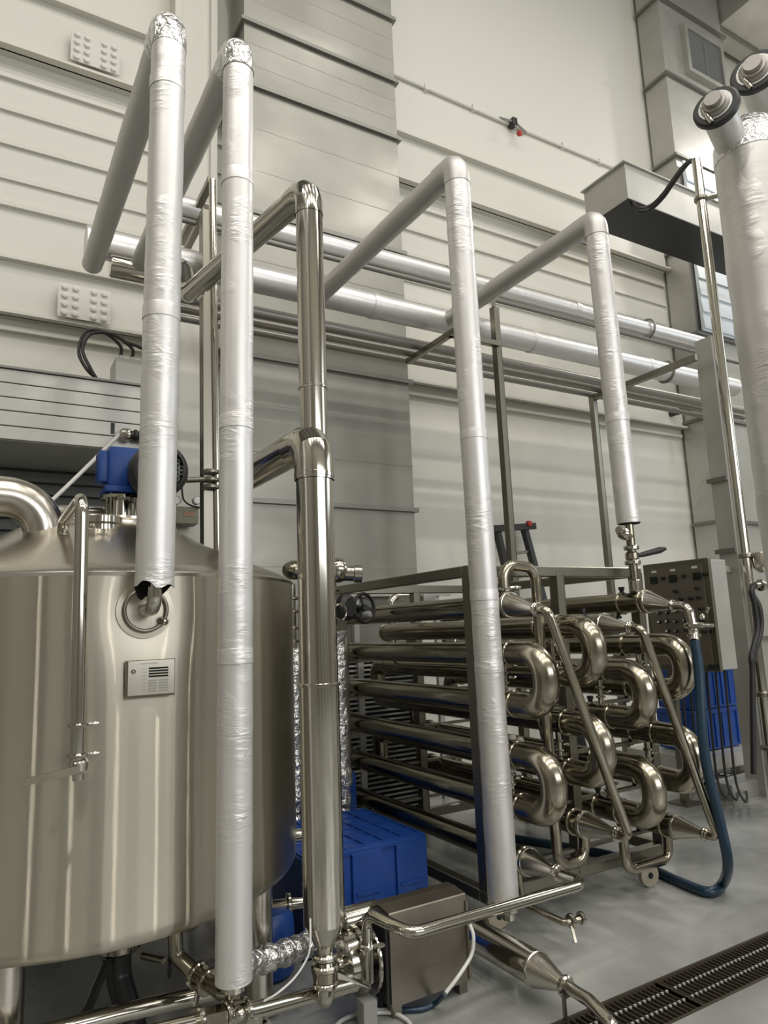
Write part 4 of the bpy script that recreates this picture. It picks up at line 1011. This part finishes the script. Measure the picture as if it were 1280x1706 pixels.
# big pipe with a cone lying towards the drain
t = thing('horizontal_filter_pipe', 'wide polished pipe lying on the floor with a cone pointing at the drain', 'pipe', (2.04, 2.6, 0))
fr = .066; fz = .125
B().cone((2.04, 3.25, fz), (2.04, -9, fz), [(0, fr), (.86, fr)], 36).obj('pipe_body', 'polish', t)
B().cone((2.04, 2.39, fz), (2.04, -9, fz - .1), [(0, fr + .005), (.010, fr + .005), (.012, fr + .001), (.15, .026), (.17, .024)], 40).obj('reducer_cone', 'cone', t, ang=13)
B().ring((2.04, 2.225, fz - .003), (0, 1, 0), .022, .040, .025, 20).obj('clamp_ring', 'polish', t)
B().tube([(2.04, 2.23, fz), (2.035, 2.10, fz), (2.01, 1.96, .10), (2.0, 1.90, -.04)], .0235, .07, 18).obj('outlet_elbow', 'polish', t)
B().bar((2.04, 2.24, fz - .02), (2.04, 2.24, 0), .012, .012, 0).obj('prop', 'frame', t, smooth=False)
B().bar((2.04, 3.0, .06), (2.04, 3.0, 0), .08, .03, 0).obj('prop', 'frame', t, smooth=False)

# pipework under the tank
t = thing('floor_pipe', 'polished pipe lying low under the tank towards the left corner', 'pipe', (.6, 3.0, 0))
B().tube([at(-40, 1752, y=2.62), at(180, 1694, y=2.72), at(345, 1655, y=2.78), at(395, 1640, y=2.80)], .030, 0, 20).obj('pipe_body', 'polish', t)
for f in (.25, ): B().bar((.55, 2.72, 0), (.55, 2.72, .13), .03, .03).obj('prop', 'frame', t)
t = thing('suction_manifold', 'polished manifold of clamped pipes at the bottom edge left of the pump', 'pipe', (1.0, 2.5, 0))
m0 = at(300, 1712, y=2.40); m1 = at(430, 1682, y=2.48); m2 = at(590, 1640, y=2.60)
B().tube([at(180, 1740, y=2.34), m0, m1, m2], .028, .08, 20).obj('main_pipe', 'polish', t)
for f in (.2, .55, .8):
    q = m0.lerp(m1, f); B().ring(q, m1 - m0, .026, .046, .02, 24).obj('clamp_ring', 'polish', t)
q = m0.lerp(m1, .37); d = (m1 - m0).normalized(); B().cone(q - d * .04, q + d, [(0, .042), (.08, .042)], 8).obj('valve_body', 'bend', t)
q = m0.lerp(m1, .97); B().tube([q, q + V((0, .02, -.16))], .026, 0, 16).obj('branch', 'polish', t); B().ring(q + V((0, .01, -.05)), (0, 0, 1), .025, .042, .02).obj('clamp_ring', 'polish', t)
B().ball(at(400, 1690, y=2.40), .02, 12).obj('bolt', 'polish', t)
t = thing('elbow_manifold', 'worn steel elbows and clamps below the right side of the tank', 'pipe', (.75, 2.75, .1))
a = at(291, 1560, y=2.75); b1 = at(293, 1592, y=2.75); b2_ = at(330, 1625, y=2.68); b3 = at(372, 1655, y=2.55); b4 = V((P2.x, P2.y, at(395, 1655, y=2.45).z))
B().tube([V((a.x, a.y, .50)), b1, b2_, b3, b4, V((P2.x, P2.y, .37))], .026, .04, 18).obj('pipe_body', 'tube', t)
for q, d in ((b2_, b3 - b2_), (b2_.lerp(b3, .4), b3 - b2_)): B().ring(q, d, .025, .045, .02, 22).obj('clamp_ring', 'bend', t)
B().bar(b2_ + V((0, -.02, -.02)), b2_ + V((-.03, -.05, -.10)), .012, .016, .002).obj('lever', 'polish', t)
c = at(283, 1610, y=2.8); B().torus(c, (1, -.3, 0), .032, .006, 24, 8).obj('clamp_loop', 'iron', t)
B().tube([at(238, 1592, y=2.9), at(272, 1600, y=2.8)], .012, 0, 10).obj('side_link', 'tube', t)
pts = [at(395 + 14 * k, 1612 - 4.2 * k - .10 * k * (k - 4), y=2.72 + .02 * k) for k in range(11)]
pts = smooth_path(pts, 4)
tag(B().sweep(pts, .05, 26, True, [.046 + random.uniform(-.006, .006) for _ in pts]).obj('foil_hose', 'foil_crumple'), 'crumpled silver foil hose between the front foil pipe and the foot valve', 'hose')
# cables on the floor
wp = [at(783, 1540, y=2.58), at(789, 1560, y=2.56), at(786, 1590, y=2.55), at(765, 1625, y=2.53), at(742, 1655, y=2.49)]
tag(B().sweep(smooth_path(wp, 8), .0075, 10).obj('white_cable', 'white'), 'white cable arching down over the pump cover', 'cable')
bp_ = [wp[-1], at(725, 1672, z=.02), at(700, 1682, z=.012), at(668, 1683, z=.012)]
tag(B().sweep(smooth_path(bp_, 8), .010, 10).obj('blue_sleeve', 'bluehose'), 'dark blue cable sleeve on the floor below the pump cover', 'cable')
wq = [bp_[-1], at(630, 1683, z=.012), at(595, 1690, z=.012), at(570, 1700, z=.012), at(555, 1715, z=.012)]
tag(B().sweep(smooth_path(wq, 8), .008, 10).obj('white_cable', 'white'), 'white cable continuing from the blue sleeve across the floor', 'cable')
wq = [at(600, 1700, z=.012), at(625, 1688, z=.012), at(655, 1688, z=.012), at(678, 1700, z=.012), at(688, 1715, z=.012)]
tag(B().sweep(smooth_path(wq, 8), .008, 10).obj('white_cable', 'white'), 'white cable curling in a small loop at the bottom edge', 'cable')
wq = [at(517, 1530, y=2.40), at(517, 1575, y=2.38), at(510, 1600, y=2.38), at(490, 1630, y=2.38), at(462, 1655, y=2.38), at(440, 1668, y=2.40)]
tag(B().sweep(smooth_path(wq, 8), .0035, 8).obj('grey_wire', 'white'), 'thin pale wire hanging from the thick riser foot over the foil hose', 'wire')

# ================================================================== floor drain
gx0, gx1, gy0, gy1 = 1.2, 9.0, 2.005, 2.243
t = thing('drain_grating', 'long dark slotted drain grating set into the floor', 'floor drain', (4, 2.12, -.03))
for y in (gy0, gy1): B().box((gx0, y - .006, -.035), (gx1, y + .006, .003)).obj('edge_bar', 'grate', t, smooth=False)
b = B(); x = gx0
while x < gx1:
    b.box((x, gy0, -.035), (x + .006, gy1, -.004)); x += .027
b.obj('slats', 'grate', t, smooth=False)
for y in (2.085, 2.165):
    b = B(); n = 700; pts = []
    x = gx0
    while x < gx1:
        b.box((x, y - .0038, -.008), (x + .012, y + .0038, .0015)); x += .027
    b.obj('twisted_rod', 'gratebright', t, smooth=False)
for x in (2.55, 4.05, 5.55): B().box((x, gy0, -.035), (x + .01, gy1, .002)).obj('panel_joint', 'grate', t, smooth=False)
